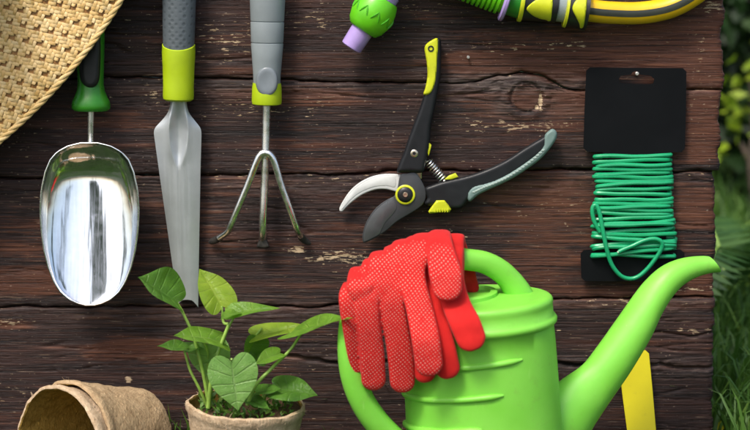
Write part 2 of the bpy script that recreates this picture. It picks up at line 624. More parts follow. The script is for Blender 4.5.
def mat_leaf(name, a, b, vein, trans=0.35):
    t = NT(name)
    uv = t.n('ShaderNodeUVMap')
    sep = t.n('ShaderNodeSeparateXYZ')
    t.l(uv.outputs[0], sep.inputs[0])
    s = t.math('ABSOLUTE', t.math('SUBTRACT', sep.outputs[0], 0.5))
    mid = t.ramp(s, [(0.010, 1.0), (0.035, 0.0)])
    k = t.math('SUBTRACT', sep.outputs[1], t.math('MULTIPLY', t.math('POWER', s, 1.5), 0.12))
    fr = t.math('ABSOLUTE', t.math('SUBTRACT', t.math('FRACT', t.math('MULTIPLY', k, 6.5)), 0.5))
    lat = t.ramp(fr, [(0.02, 0.75), (0.10, 0.0)])
    vn = t.math('MAXIMUM', mid, lat)
    net = t.n('ShaderNodeTexVoronoi', feature='DISTANCE_TO_EDGE')
    net.inputs['Scale'].default_value = 26
    t.l(uv.outputs[0], net.inputs['Vector'])
    nt = t.ramp(net.outputs['Distance'], [(0.0, 0.35), (0.09, 0.0)])
    n = t.noise(t.coord(), 70, 5, 0.6)
    col = t.ramp(n, [(0.3, a), (0.7, b)])
    sp = t.ramp(t.noise(t.coord(), 150, 5, 0.7), [(0.66, 0.0), (0.74, 0.4)])
    col = t.mix(sp, col, (0.20, 0.19, 0.05))
    col = t.mix(t.math('MULTIPLY', t.math('MAXIMUM', vn, nt), 0.42), col, vein)
    t.set(Base_Color=col, Roughness=0.38)
    t.b.inputs['Specular IOR Level'].default_value = 0.45
    h = t.math('SUBTRACT', t.math('MULTIPLY', n, 1.2), t.math('ADD', vn, nt))
    t.bump(h, 0.6, 0.0014)
    tr = t.n('ShaderNodeBsdfTranslucent')
    t.l(t.mix(0.5, col, (b[0] * 1.6, b[1] * 1.5, b[2] * 0.7)), tr.inputs['Color'])
    mx = t.n('ShaderNodeMixShader')
    mx.inputs[0].default_value = trans
    t.l(t.b.outputs[0], mx.inputs[1]); t.l(tr.outputs[0], mx.inputs[2])
    t.l(mx.outputs[0], t.out.inputs[0])
    return t.m
M['leaf'] = mat_leaf('fresh_leaf', (0.115, 0.28, 0.018), (0.23, 0.44, 0.04), (0.32, 0.47, 0.11), .42)
M['leaf_dark'] = mat_leaf('deep_green_leaf', (0.055, 0.17, 0.014), (0.125, 0.30, 0.03), (0.15, 0.31, 0.06), .4)
M['leaf_lime'] = mat_leaf('young_lime_leaf', (0.23, 0.40, 0.020), (0.36, 0.53, 0.04), (0.42, 0.54, 0.10), .45)
M['leaf_pale'] = mat_leaf('pale_leaf', (0.15, 0.34, 0.06), (0.25, 0.47, 0.11), (0.32, 0.48, 0.18))

def mat_folio(name, a, b, c, trans=0.3, rough=0.5):
    t = NT(name)
    col = t.ramp(t.attr('rnd'), [(0.0, a), (0.6, b), (1.0, c)])
    t.set(Base_Color=col, Roughness=rough)
    tr = t.n('ShaderNodeBsdfTranslucent')
    t.l(col, tr.inputs['Color'])
    mx = t.n('ShaderNodeMixShader')
    mx.inputs[0].default_value = trans
    t.l(t.b.outputs[0], mx.inputs[1]); t.l(tr.outputs[0], mx.inputs[2])
    t.l(mx.outputs[0], t.out.inputs[0])
    return t.m
M['grass'] = mat_folio('grass_blades', (0.040, 0.105, 0.014), (0.075, 0.175, 0.022), (0.16, 0.27, 0.045))
M['bush'] = mat_folio('shaded_shrub_leaves', (0.010, 0.028, 0.006), (0.020, 0.055, 0.010), (0.06, 0.12, 0.02), 0.25)  # shade over the shrubs put into a dark leaf colour
M['bush_sunlit'] = mat_folio('sunlit_shrub_leaves', (0.16, 0.26, 0.012), (0.28, 0.40, 0.02), (0.42, 0.52, 0.04), 0.4)  # sunlight on shrub leaves put into a brighter yellow-green
M['fern'] = mat_folio('fern_leaflets', (0.025, 0.070, 0.014), (0.04, 0.11, 0.020), (0.07, 0.15, 0.03))
M['moss'] = mat_folio('moss_sprigs', (0.045, 0.13, 0.012), (0.09, 0.21, 0.022), (0.19, 0.30, 0.05))
M['bark'] = plain('bark', (0.06, 0.042, 0.028), 0.85, var=0.5, bump=0.6, bscale=120, bdist=0.004)

def mat_ground():
    t = NT('lawn_soil')
    v = t.coord()
    c = t.ramp(t.noise(v, 22, 6, 0.7), [(0.3, (0.012, 0.022, 0.006)), (0.5, (0.024, 0.05, 0.010)), (0.7, (0.05, 0.06, 0.025))])
    t.set(Base_Color=c, Roughness=0.95)
    t.bump(t.noise(v, 60, 6, 0.7), 0.8, 0.02)
    return t.m
M['ground'] = mat_ground()

def mat_glove(name, dots):
    t = NT(name)
    v = t.coord()
    col = t.ramp(t.noise(v, 45, 4), [(0.3, (0.50, 0.008, 0.007)), (0.7, (0.62, 0.014, 0.011))])
    knit = t.n('ShaderNodeTexWave', wave_type='BANDS', bands_direction='X')
    knit.inputs['Scale'].default_value = 330
    knit.inputs['Distortion'].default_value = 1.2
    t.l(v, knit.inputs['Vector'])
    hgt = t.math('MULTIPLY', knit.outputs[1], 0.3)
    t.set(Roughness=0.8)
    t.b.inputs['Specular IOR Level'].default_value = 0.25
    t.b.inputs['Sheen Weight'].default_value = 0.08
    t.b.inputs['Sheen Roughness'].default_value = 0.5
    if dots:
        q = t.coord((1, 1, 1), rot=(0, R(38), 0))
        dis = t.n('ShaderNodeTexNoise'); dis.inputs['Scale'].default_value = 28; dis.inputs['Detail'].default_value = 1
        t.l(q, dis.inputs['Vector'])
        va = t.n('ShaderNodeVectorMath', operation='MULTIPLY_ADD')
        t.l(dis.outputs['Color'], va.inputs[0]); va.inputs[1].default_value = (0.006, 0.006, 0.006); t.l(q, va.inputs[2])
        sp = t.n('ShaderNodeSeparateXYZ'); t.l(va.outputs[0], sp.inputs[0])
        P = 0.0026
        def cell(o):
            return t.math('SUBTRACT', t.math('FRACT', t.math('DIVIDE', o, P)), 0.5)
        a, b = cell(sp.outputs[0]), cell(sp.outputs[2])
        r = t.math('SQRT', t.math('ADD', t.math('MULTIPLY', a, a), t.math('MULTIPLY', b, b)))
        dot = t.ramp(r, [(0.13, 0.55), (0.25, 0.0)])
        ge = t.n('ShaderNodeNewGeometry')
        vt = t.n('ShaderNodeVectorTransform', vector_type='NORMAL', convert_from='WORLD', convert_to='OBJECT')
        t.l(ge.outputs['Normal'], vt.inputs[0])
        sn = t.n('ShaderNodeSeparateXYZ'); t.l(vt.outputs[0], sn.inputs[0])
        side = t.ramp(t.math('ADD', t.math('MULTIPLY', t.math('MULTIPLY', sn.outputs[1], -1.0), 1.0), t.math('MULTIPLY', sn.outputs[2], 0.25)), [(0.66, 0.0), (0.80, 1.0)])
        gone = t.ramp(t.noise(v, 240, 3), [(0.30, 0.25), (0.5, 1.0)])
        dm = t.math('MULTIPLY', t.math('MULTIPLY', dot, side), gone)
        col = t.mix(dm, col, (0.80, 0.62, 0.50))
        hgt = t.math('ADD', hgt, t.math('MULTIPLY', dm, 0.8))
    wr = t.noise(t.coord((55, 55, 24), rot=(0, R(12), 0)), 1.0, 3, 0.55)
    hgt = t.math('ADD', hgt, t.math('MULTIPLY', wr, 3.2))
    t.set(Base_Color=col)
    t.bump(hgt, 0.55, 0.0009)
    return t.m
M['glove_dot'] = mat_glove('red_dotted_knit', True)
M['glove'] = mat_glove('red_knit', False)

# ================================================================== SETTING
g = mobj('ground', [(-80, -60, 0), (80, -60, 0), (80, 110, 0), (-80, 110, 0)], [(0, 1, 2, 3)], M['ground'], None, False)
g['kind'] = 'structure'

rng = np.random.default_rng(11)
def blades(n, xr, yr, hmin, hmax, wid, keep=None, dens=None):
    x = rng.uniform(*xr, n); y = rng.uniform(*yr, n)
    if keep is not None:
        k = keep(x, y)
        x, y = x[k], y[k]
    n = len(x)
    h = rng.uniform(hmin, hmax, n) * (0.55 + 0.9 * fbm(x * 9, y * 9, 5, 2))
    a = rng.uniform(0, 2 * np.pi, n)
    lean = rng.uniform(0.05, 0.75, n) * h
    la = rng.uniform(0, 2 * np.pi, n)
    w_ = wid * rng.uniform(0.6, 1.3, n)
    dx, dy = np.cos(a) * w_ / 2, np.sin(a) * w_ / 2
    lx, ly = np.cos(la) * lean, np.sin(la) * lean
    z0 = np.zeros(n) - 0.002
    V = np.stack([
        np.stack([x - dx, y - dy, z0], -1), np.stack([x + dx, y + dy, z0], -1),
        np.stack([x - dx * .8 + lx * .3, y - dy * .8 + ly * .3, h * .5], -1), np.stack([x + dx * .8 + lx * .3, y + dy * .8 + ly * .3, h * .5], -1),
        np.stack([x - dx * .5 + lx * .62, y - dy * .5 + ly * .62, h * .8], -1), np.stack([x + dx * .5 + lx * .62, y + dy * .5 + ly * .62, h * .8], -1),
        np.stack([x + lx, y + ly, h * (1 - 0.25 * lean / h)], -1)], 1)
    b = np.arange(n)[:, None] * 7
    Q = np.concatenate([b + np.array([0, 1, 3, 2]), b + np.array([2, 3, 5, 4])])
    T = b + np.array([4, 5, 6])
    rn = np.repeat(np.clip(rng.normal(0.45, 0.25, n), 0, 1), 7)
    return V.reshape(-1, 3), Q, T, rn

def multi(sets):
    Vs, Qs, Ts, rs = [], [], [], []
    o = 0
    for V, Q, T, r in sets:
        Vs.append(V); Qs.append(Q + o); Ts.append(T + o); rs.append(r)
        o += len(V)
    return np.concatenate(Vs), np.concatenate(Qs), np.concatenate(Ts), np.concatenate(rs)

def not_under(x, y):
    k = np.ones(len(x), bool)
    for cx, cy, rr in ((at(487, 470, .13).x, -.135, .078), (at(246, 470, .11).x, -.11, .05)):
        k &= (x - cx) ** 2 + (y - cy) ** 2 > rr * rr
    k &= ~((x > 0.05) & (x < 0.36) & (y < 0) & (y > -.30))
    return k & ~((np.abs(y - 0.012) < 0.02) & (x < 0.36))
V, Q, T, r = multi([
    blades(16000, (-1.0, 1.0), (-0.75, 0.0), 0.018, 0.055, 0.0028, not_under),
    blades(26000, (-0.6, 2.2), (0.0, 2.4), 0.035, 0.13, 0.005, not_under),
    blades(9000, (0.2, 0.75), (-0.05, 0.9), 0.035, 0.11, 0.004, not_under),
    blades(9000, (-2.4, 2.6), (-3.2, -0.75), 0.03, 0.09, 0.007)])
go = fastobj('grass', V, Q, T, M['grass'], None, {'rnd': r})
go['kind'] = 'stuff'
go['label'] = 'green lawn grass growing round and behind the plank board'
go['category'] = 'grass'

# ------------------------------------------------------------------ shrubs beyond the board
def leafcloud(n, cen, rad, size, seed, fresh=False, shell=0.55):
    rg = np.random.default_rng(seed)
    u = rg.normal(size=(n, 3)); u /= np.linalg.norm(u, axis=1, keepdims=True)
    rr = rg.uniform(shell, 1.0, n) ** 0.7
    lump = 0.72 + 0.5 * fbm(u[:, 0] * 3 + seed, u[:, 2] * 3 + u[:, 1] * 2, seed, 3)
    c = np.array(cen) + u * rr[:, None] * lump[:, None] * np.array(rad)
    c[:, 2] = np.maximum(c[:, 2], 0.03)
    d = rg.normal(size=(n, 3)); d[:, 2] -= 0.2; d /= np.linalg.norm(d, axis=1, keepdims=True)
    e = np.cross(d, rg.normal(size=(n, 3))); e /= np.linalg.norm(e, axis=1, keepdims=True)
    nn = np.cross(d, e)
    L = size * rg.uniform(0.6, 1.35, n)[:, None]
    V = np.stack([c, c + d * L * .45 + e * L * .26 + nn * L * .06, c + d * L - nn * L * .08, c + d * L * .45 - e * L * .26 + nn * L * .06, c + d * L * .5], 1)
    b = np.arange(n)[:, None] * 5
    T = np.concatenate([b + np.array(q) for q in ((0, 1, 4), (1, 2, 4), (2, 3, 4), (3, 0, 4))])
    rn = np.repeat(np.clip(rg.normal(0.4, 0.28, n), 0, 1), 5)
    return V.reshape(-1, 3), T, rn

def shrub(label, base, clouds, size, seed, mat='bush', stems=5):
    t = thing('shrub', label, 'shrub', base, 'shrubs behind the board')
    Vs, Ts, rs = [], [], []
    o = 0
    for i, (off, rad, n) in enumerate(clouds):
        V, T, rn = leafcloud(n, np.array(base) + np.array(off), rad, size, seed + i * 7)
        Vs.append(V); Ts.append(T + o); rs.append(rn); o += len(V)
    f = fastobj('foliage', np.concatenate(Vs), None, np.concatenate(Ts), M[mat], t, {'rnd': np.concatenate(rs)}, smooth=False)
    rg = random.Random(seed)
    for k in range(stems):
        off, rad, n = clouds[k % len(clouds)]
        p = [Vector(base) + Vector((rg.uniform(-.06, .06), rg.uniform(-.06, .06), -0.01))]
        e = Vector(base) + Vector(off) + Vector((rg.uniform(-.5, .5) * rad[0], rg.uniform(-.5, .5) * rad[1], rg.uniform(0, .6) * rad[2]))
        for j in (1, 2, 3):
            p.append(p[0].lerp(e, j / 3) + Vector((rg.uniform(-.03, .03), rg.uniform(-.03, .03), 0)))
        V, F = sweep(crom(p, 4), [0.014 * (1 - 0.7 * i / 12) for i in range(13)], 7)
        mobj('stem', V, F, M['bark'], t)
    return t
shrub('tall dark leafy shrub behind the upper right edge of the plank board', (0.80, 1.75, 0),
      [((0, 0, .45), (.45, .38, .42), 5200), ((-.2, .1, .85), (.4, .35, .4), 4200), ((.15, .1, 1.1), (.42, .36, .4), 3500)], 0.06, 21)
shrub('wide dark shrub growing beside the tall shrub', (1.75, 2.0, 0),
      [((0, 0, .4), (.55, .45, .45), 4200), ((.1, .1, .9), (.5, .42, .45), 3600)], 0.06, 44)
shrub('low rounded dark shrub directly behind the plank board', (-0.25, 2.0, 0),
      [((0, 0, .4), (.6, .4, .45), 4000), ((.1, .1, .85), (.5, .4, .4), 3000)], 0.06, 67)
shrub('tall backmost dark shrub closing the view behind the others', (1.2, 3.0, 0),
      [((-.6, 0, .5), (.7, .4, .6), 3600), ((.3, 0, .6), (.8, .4, .7), 3600), ((-.2, 0, 1.3), (.9, .4, .6), 3600)], 0.085, 91)
shrub('sprays of sunlit shrub leaves coloured bright yellow green in front of the tall dark shrub', (0.70, 1.25, 0),
      [((-.06, 0, .30), (.07, .06, .05), 24), ((-.02, .03, .245), (.07, .05, .04), 24), ((.03, .0, .36), (.06, .04, .04), 14), ((-.05, .0, .19), (.05, .03, .025), 10), ((.12, .05, .28), (.08, .05, .06), 22)], 0.032, 133, 'bush_sunlit', 4)

def fern(label, base, fronds, seed):
    t = thing('fern', label, 'fern', base, 'ferns behind the board')
    rg = random.Random(seed)
    for i in range(fronds):
        az = 2 * math.pi * i / fronds + rg.uniform(-.3, .3)
        L = rg.uniform(.19, .25)
        hd = Vector((math.cos(az), math.sin(az), 0))
        pts = crom([Vector(base), Vector(base) + hd * L * .25 + Vector((0, 0, L * .55)), Vector(base) + hd * L * .65 + Vector((0, 0, L * .72)), Vector(base) + hd * L + Vector((0, 0, L * .5))], 9)
        V, F = sweep(pts, [.0028 * (1 - .7 * k / len(pts)) for k in range(len(pts))], 5)
        fr = mobj('frond', V, F, M['stem'], t)
        Vs, Ts, rn = [], [], []
        for k in range(4, len(pts)):
            p = Vector(pts[k]); tg = (Vector(pts[k]) - Vector(pts[k - 1])).normalized()
            sd = tg.cross(Vector((0, 0, 1))).normalized()
            u = k / len(pts)
            ll = .058 * math.sin(math.pi * (0.12 + 0.88 * u)) + .006
            for s in (-1, 1):
                dr = (sd * s + tg * .35 + Vector((0, 0, -.15))).normalized()
                b = len(Vs)
                w2 = .0042
                Vs += [p - tg * w2, p + dr * ll * .5 - tg * w2 * 1.1, p + dr * ll, p + dr * ll * .5 + tg * w2 * 1.1, p + tg * w2]
                Ts += [(b, b + 1, b + 4), (b + 1, b + 3, b + 4), (b + 1, b + 2, b + 3)]
                rn += [rg.random()] * 5
        fastobj('leaflets', np.array([tuple(v) for v in Vs]), None, np.array(Ts), M['fern'], fr, {'rnd': rn}, smooth=False)
    return t
fern('feathery green fern rising out of the grass beside the board edge', (0.475, 0.50, 0), 9, 5)
fern('feathery green fern growing close under the wide dark shrub', (0.78, 0.80, 0), 9, 8)

def tree(label, x, y, h, seed):  # unseen trees behind the camera, added to band the scoop's reflection
    t = thing('tree', label, 'tree', (x, y, 0), 'unseen trees added for the scoop reflection')
    V, F = sweep([(x, y, -.1), (x + .05, y, h * .25), (x - .04, y, h * .5), (x, y, h * .8)], [.14, .11, .08, .03], 9)
    tr = mobj('trunk', V, F, M['bark'], t)
    rg = random.Random(seed)
    for k in range(5):
        a = rg.uniform(0, 6.28); z = h * rg.uniform(.35, .6)
        V, F = sweep([(x, y, z), (x + math.cos(a) * h * .1, y + math.sin(a) * h * .1, z + h * .1), (x + math.cos(a) * h * .2, y + math.sin(a) * h * .2, z + h * .22)], [.05, .035, .012], 6)
        mobj('limb', V, F, M['bark'], tr)
    Vs, Ts, rs = [], [], []; o = 0
    for k in range(7):
        c = (x + rg.uniform(-.16, .16) * h, y + rg.uniform(-.16, .16) * h, h * rg.uniform(.45, .92))
        V, T, rn = leafcloud(650, c, (h * .15, h * .15, h * .13), .13, seed + k * 3)
        Vs.append(V); Ts.append(T + o); rs.append(rn); o += len(V)
    fastobj('crown', np.concatenate(Vs), None, np.concatenate(Ts), M['fern'], t, {'rnd': np.concatenate(rs)}, smooth=False)
tree('slim leafy tree added unseen behind the camera for the scoop reflection', -3.4, -9.5, 5.2, 301)
tree('tall leafy tree added unseen behind the camera for the scoop reflection', 4.6, -11.5, 7.0, 322)
tree('broad leafy tree added unseen for the scoop reflection beside the slim tree', -11.5, -7.5, 6.0, 343)
tree('leafy tree added unseen for the scoop reflection beyond the tall tree', 9.0, -8.0, 6.0, 364)

# small yellow flowers in the grass near the board edge
for i, (px, py, d) in enumerate(((719, 426, -0.06), (741, 268, -1.0), (745, 425, -0.10))):
    p = at(px, py, d)
    names = ('tiny yellow flower at the foot of the board', 'tiny yellow flower beside the fern', 'tiny yellow flower in the lawn past the board foot')
    t = thing('yellow_flower', names[i], 'flower', (p.x, p.y, 0), 'yellow flowers in the grass')
    V, F = sweep([(p.x, p.y, -0.002), (p.x + .003, p.y, p.z * .5), (p.x, p.y, p.z)], [.0012] * 3, 5)
    mobj('stem', V, F, M['stem'], t)
    for k in range(5):
        a = k * 2 * math.pi / 5
        u = Vector((math.cos(a), -0.35, math.sin(a))).normalized(); s = Vector((-math.sin(a), 0, math.cos(a)))
        q = Vector((p.x, p.y - .001, p.z))
        mobj('petal', [q, q + u * .004 + s * .0026, q + u * .0075, q + u * .004 - s * .0026], [(0, 1, 2, 3)], M['tag_yellow'], t)

# ================================================================== PLANK BOARD
JOINTS = [
    [(-200, -118), (800, -112)],
    [(-200, -24), (300, -18), (640, -10), (724, -4), (800, -4)],
    [(-200, 77), (0, 78), (200, 78), (330, 81), (450, 84), (480, 81), (500, 76), (522, 73), (545, 77), (565, 88), (590, 90), (700, 91), (800, 91)],
    [(-200, 179), (0, 178), (200, 175), (330, 174), (450, 171), (590, 170), (690, 172), (800, 172)],
    [(-200, 309), (0, 308), (200, 307), (320, 307), (450, 303), (580, 300), (720, 297), (800, 296)],
    [(-200, 441), (300, 438), (800, 434)],
    [(-200, 486), (800, 480)],
]
ENDS = [724, 724, 721, 716, 713, 712]
WEAR = [  # cx, cy, rx, ry, amount : worn red-brown areas
    (520, 62, 75, 9, 1.7), (480, 66, 30, 6, 1.4), (560, 72, 30, 9, 1.2), (600, 60, 90, 14, .55), (695, 60, 40, 60, .9), (700, 130, 28, 40, .6), (565, 105, 40, 14, .4),
    (520, 190, 60, 12, 1.2), (575, 205, 40, 20, .45), (500, 215, 60, 14, .35), (35, 280, 60, 14, 1.1), (15, 250, 40, 10, .5), (150, 350, 45, 9, 1.5), (110, 358, 50, 7, .5),
    (10, 325, 25, 6, .6), (300, 98, 55, 12, .4), (420, 17, 20, 7, .6), (290, 130, 40, 40, .3), (480, 110, 30, 8, .4), (560, 20, 90, 12, .4), (520, 38, 80, 9, .5), (650, 30, 80, 20, .5), (20, 240, 60, 40, .25),
    (600, 290, 60, 8, .2), (690, 285, 30, 6, .5), (560, 260, 60, 20, .3), (300, 295, 50, 8, .3), (120, 120, 40, 12, .3), (526, 97, 15, 14, .5), (640, 200, 150, 20, .3)]
CHIP = [
    (540.5, 101, 1.6, 7, 3.6), (537, 107, 2.2, 2.6, 2.6),
    (345, 257, 50, 8, 1.0), (300, 250, 22, 4, 1.0), (380, 265, 40, 6, .9), (410, 262, 30, 8, .6), (225, 40, 45, 22, .62), (300, 20, 60, 14, .55), (250, 110, 70, 10, .5), (310, 108, 40, 9, .5),
    (475, 45, 20, 5, .7), (565, 45, 25, 6, .7), (510, 47, 40, 9, .5), (520, 125, 80, 6, .75), (580, 125, 40, 6, .5), (150, 95, 40, 12, .5), (715, 6, 10, 8, 1.1), (700, 40, 25, 40, .35), (690, 105, 20, 10, .5),
    (12, 322, 16, 5, 1.1), (128, 379, 5, 4, 1.5), (100, 200, 200, 30, .2), (60, 235, 60, 20, .3), (455, 235, 60, 12, .3), (420, 8, 40, 8, .5), (150, 30, 30, 20, .4), (700, 289, 25, 3, 1.0), (690, 330, 30, 4, .7), (330, 180, 90, 10, .3),
    (640, 300, 60, 6, .4), (350, 340, 60, 10, .3), (280, 375, 30, 20, .3), (20, 390, 20, 20, .4), (560, 330, 60, 6, .35), (560, 210, 50, 24, .35)]
GREY = [(515, 83, 62, 9, 2.0), (545, 104, 12, 14, 1.0), (500, 104, 10, 12, .8), (300, 185, 300, 8, .5), (640, 176, 70, 7, .7), (250, 88, 200, 8, .45), (250, 313, 250, 10, .5), (650, 306, 80, 8, .7), (600, 366, 160, 10, .55), (330, 360, 60, 6, .5), (200, 300, 200, 5, .4), (690, 92, 30, 5, .6), (560, 110, 60, 8, .4), (120, 200, 150, 10, .25), (700, 370, 30, 8, .6)]
def blobs(lst, U, Vv, nz):
    a = np.zeros_like(U)
    for cx, cy, rx, ry, s in lst:
        q = ((U - cx) / rx) ** 2 + ((Vv - cy) / ry) ** 2
        a = np.maximum(a, s * np.exp(-q * 0.9))
    return a * (0.55 + 0.9 * nz)

def poly_y(j, x):
    xs = [p[0] for p in j]; ys = [p[1] for p in j]
    return np.interp(x, xs, ys)

bt = thing('plank_board', 'dark brown weathered board of horizontal wooden planks with tools hung on it', 'board', (0, 0.012, 0))
XL = -150
for k in range(len(JOINTS) - 1):
    XR = ENDS[k]
    nu = 580
    hgt = abs(JOINTS[k + 1][0][1] - JOINTS[k][0][1])
    nv = max(30, int(hgt / 1.05))
    u = np.linspace(XL, XR, nu)
    jn = lambda i, s: poly_y(JOINTS[i], u) + (fbm(u / 26, u * 0 + i * 3.3, 31 + i, 4) - .5) * 5.0
    top = jn(k, 0) + 0.15 + 1.6 * (fbm(u / 9, u * 0 + 7.7 + k, 81, 3) - .3)
    bot = jn(k + 1, 0) - 0.15 - 1.6 * (fbm(u / 9, u * 0 + 2.2 + k, 83, 3) - .3)
    tv = np.linspace(0, 1, nv)
    # crowd rows towards the edges
    tv = 0.5 - 0.5 * np.cos(np.pi * tv) * (1 - 0.0) if False else tv
    U = np.repeat(u[None, :], nv, 0)
    Vv = top[None, :] * (1 - tv[:, None]) + bot[None, :] * tv[:, None]
    # ragged right end
    endoff = (fbm(Vv[:, -1] / 6, Vv[:, -1] * 0 + k, 55, 3) - .5) * 5.0 + (fbm(Vv[:, -1] / 40, Vv[:, -1] * 0 + k, 56, 2) - .5) * 5
    fr = sstep(0.9, 1.0, (U - XL) / (XR - XL))
    U = U + endoff[:, None] * fr
    # knot swirl
    kx, ky, kr = 526, 97, 15.0
    dk = np.sqrt((U - kx) ** 2 + (Vv - ky) ** 2)
    bend = np.exp(-((U - kx) / 42) ** 2) * 16 * np.sign(Vv - ky) * np.exp(-np.abs(Vv - ky) / 26) * (1 if k in (1, 2) else 0)
    gv = Vv - bend
    gw = gv + (fbm(U / 120, gv / 40, 90 + k, 2) - .5) * 10
    grain = fbm(U / 130, gw / 3.0, 100 + k, 4)
    fib = fbm(U / 22, gw / 1.3, 140 + k, 3)
    rough = fbm(U / 9, Vv / 5, 160 + k, 3)
    h = (grain - .5) * 0.32 + (fib - .5) * 0.40
    und = fbm(U / 150, Vv / 60, 180 + k, 2)
    h += (und - .5) * 0.7
    grey = blobs(GREY, U, Vv, rough)
    h += grey * (fib - .5) * 2.4 + grey * (rough - .5) * 3.4
    # splits along the grain
    cr = vnoise(U / 190, gv / 7.0 + 0.6 * fbm(U / 50, gv * 0 + k, 7, 3), 200 + k)
    crack = np.exp(-((cr - 0.5) / 0.022) ** 2) * sstep(0.45, 0.7, vnoise(U / 80, Vv / 30, 210 + k))
    if k == 4:
        cy = np.interp(U, [240, 280, 330, 450, 600, 720], [354, 356, 361, 363, 364, 369]) + (fbm(U / 22, U * 0, 9, 4) - .5) * 7
        amt = sstep(230, 300, U)
        crack = np.maximum(crack, 2.6 * amt * np.exp(-((Vv - cy) / 1.8) ** 2))
        h += amt * 1.6 * sstep(0, 4, cy - Vv) * np.exp(-np.maximum(cy - Vv, 0) / 9)
        cy2 = 322 + (fbm(U / 30, U * 0, 19, 3) - .5) * 8
        crack = np.maximum(crack, 1.3 * sstep(560, 640, U) * np.exp(-((Vv - cy2 - 12) / 1.3) ** 2))
    h -= crack * 1.5
    if k in (1, 2):
        h += (-2.2 * np.exp(-((dk - kr) / 1.2) ** 2) - .7 * sstep(kr + 1, kr - 1, dk) if k == 2 else 0) + 1.3 * np.exp(-((dk - kr - 5) / 4) ** 2) * (.4 + 1.2 * rough)
    # edge rounding
    ed = np.minimum(Vv - top[None, :], bot[None, :] - Vv)
    ev = sstep(.25, .75, fbm(U / 34, np.round(tv)[:, None] * 5.0 + U * 0 + k * 2.0, 77, 3))
    h -= (1.2 + 3.6 * ev) * np.exp(-np.maximum(ed, 0) / (0.5 + 1.6 * rough * ev))
    # end chipping
    h -= 3.5 * np.exp(-np.maximum((XR + endoff[:, None]) - U, 0) / 2.5)
    h += (k % 3 - 1) * 0.5
    wear = blobs(WEAR, U, Vv, rough)
    wear = np.maximum(wear, 0.95 * np.exp(-(dk / 13.5) ** 6)) if k == 2 else wear
    wear = wear + 0.22 * sstep(430, 700, U) * (1 if k < 4 else 0.1) + (0.06 if k == 3 else 0)
    chip = blobs(CHIP, U, Vv, rough) + 0.18 * np.exp(-np.maximum(ed, 0) / 4)
    front = atn(U, Vv, 0.0)
    front[..., 1] -= np.clip(h, -7, 2.2) * 0.001
    back = atn(U, Vv, 0.0).copy()
    back[..., 1] = 0.024
    # perimeter loop joins the front sheet to a back rectangle
    idx = np.arange(nu * nv).reshape(nv, nu)
    Q = np.stack([idx[:-1, :-1], idx[1:, :-1], idx[1:, 1:], idx[:-1, 1:]], -1).reshape(-1, 4)
    per = np.concatenate([idx[0, :], idx[1:, -1], idx[-1, -2::-1], idx[-2:0:-1, 0]])
    bv = back.reshape(-1, 3)[per]
    n0 = nu * nv
    bi = n0 + np.arange(len(per))
    S = np.stack([per, np.roll(per, -1), np.roll(bi, -1), bi], -1)
    # back sheet: top row to bottom row strip
    tb = n0 + np.arange(nu); bb = n0 + (nu + nv - 1 - 1) + 1 + np.arange(nu - 1)[::-1]
    lower = np.concatenate([bb, [n0 + nu + nv - 2]])[:nu]
    Bq = np.stack([tb[:-1], tb[1:], lower[1:], lower[:-1]], -1)
    V = np.concatenate([front.reshape(-1, 3), bv])
    pad = np.zeros(len(per))
    A = {'wear': np.concatenate([wear.ravel(), pad]), 'chip': np.concatenate([np.clip(chip, 0, 2.6).ravel(), pad]), 'grey': np.concatenate([np.clip(grey, 0, 1.6).ravel(), pad])}
    fastobj('plank', V, np.concatenate([Q, S, Bq]), None, M['wood'], bt, A)
for px in (-60, 330, 660):
    a = at(px, -112, 0); x = a.x
    V = [(x + sx * .035, yy, zz) for zz in (-0.02, a.z) for (sx, yy) in ((-1, .0245), (1, .0245), (1, .06), (-1, .06))]
    mobj('batten', V, [(0, 1, 2, 3), (4, 5, 6, 7), (0, 1, 5, 4), (1, 2, 6, 5), (2, 3, 7, 6), (3, 0, 4, 7)], M['bark'], bt, False)

def nail(px, py, label, dh=0.004, rr=0.0016):
    p = at(px, py, 0)
    a = Vector((p.x, 0.012, p.z)); b = Vector((p.x, -dh, p.z))
    V, F = lathe([(0, .0008), (.012 + dh - .0012, .0008), (.012 + dh - .0012, rr), (.012 + dh - .0004, rr), (.012 + dh, rr * .75)], a, b, 12)
    o = mobj('nail', V, F, M['nail'])
    o['label'] = label; o['category'] = 'nail'; o['group'] = 'nails in the board'
nail(468, 57, 'small bright nail driven into the bare plank above the pruning shears', 0.005)
nail(635.6, 73.0, 'steel nail through the hanging slot of the black card', 0.010, 0.0018)

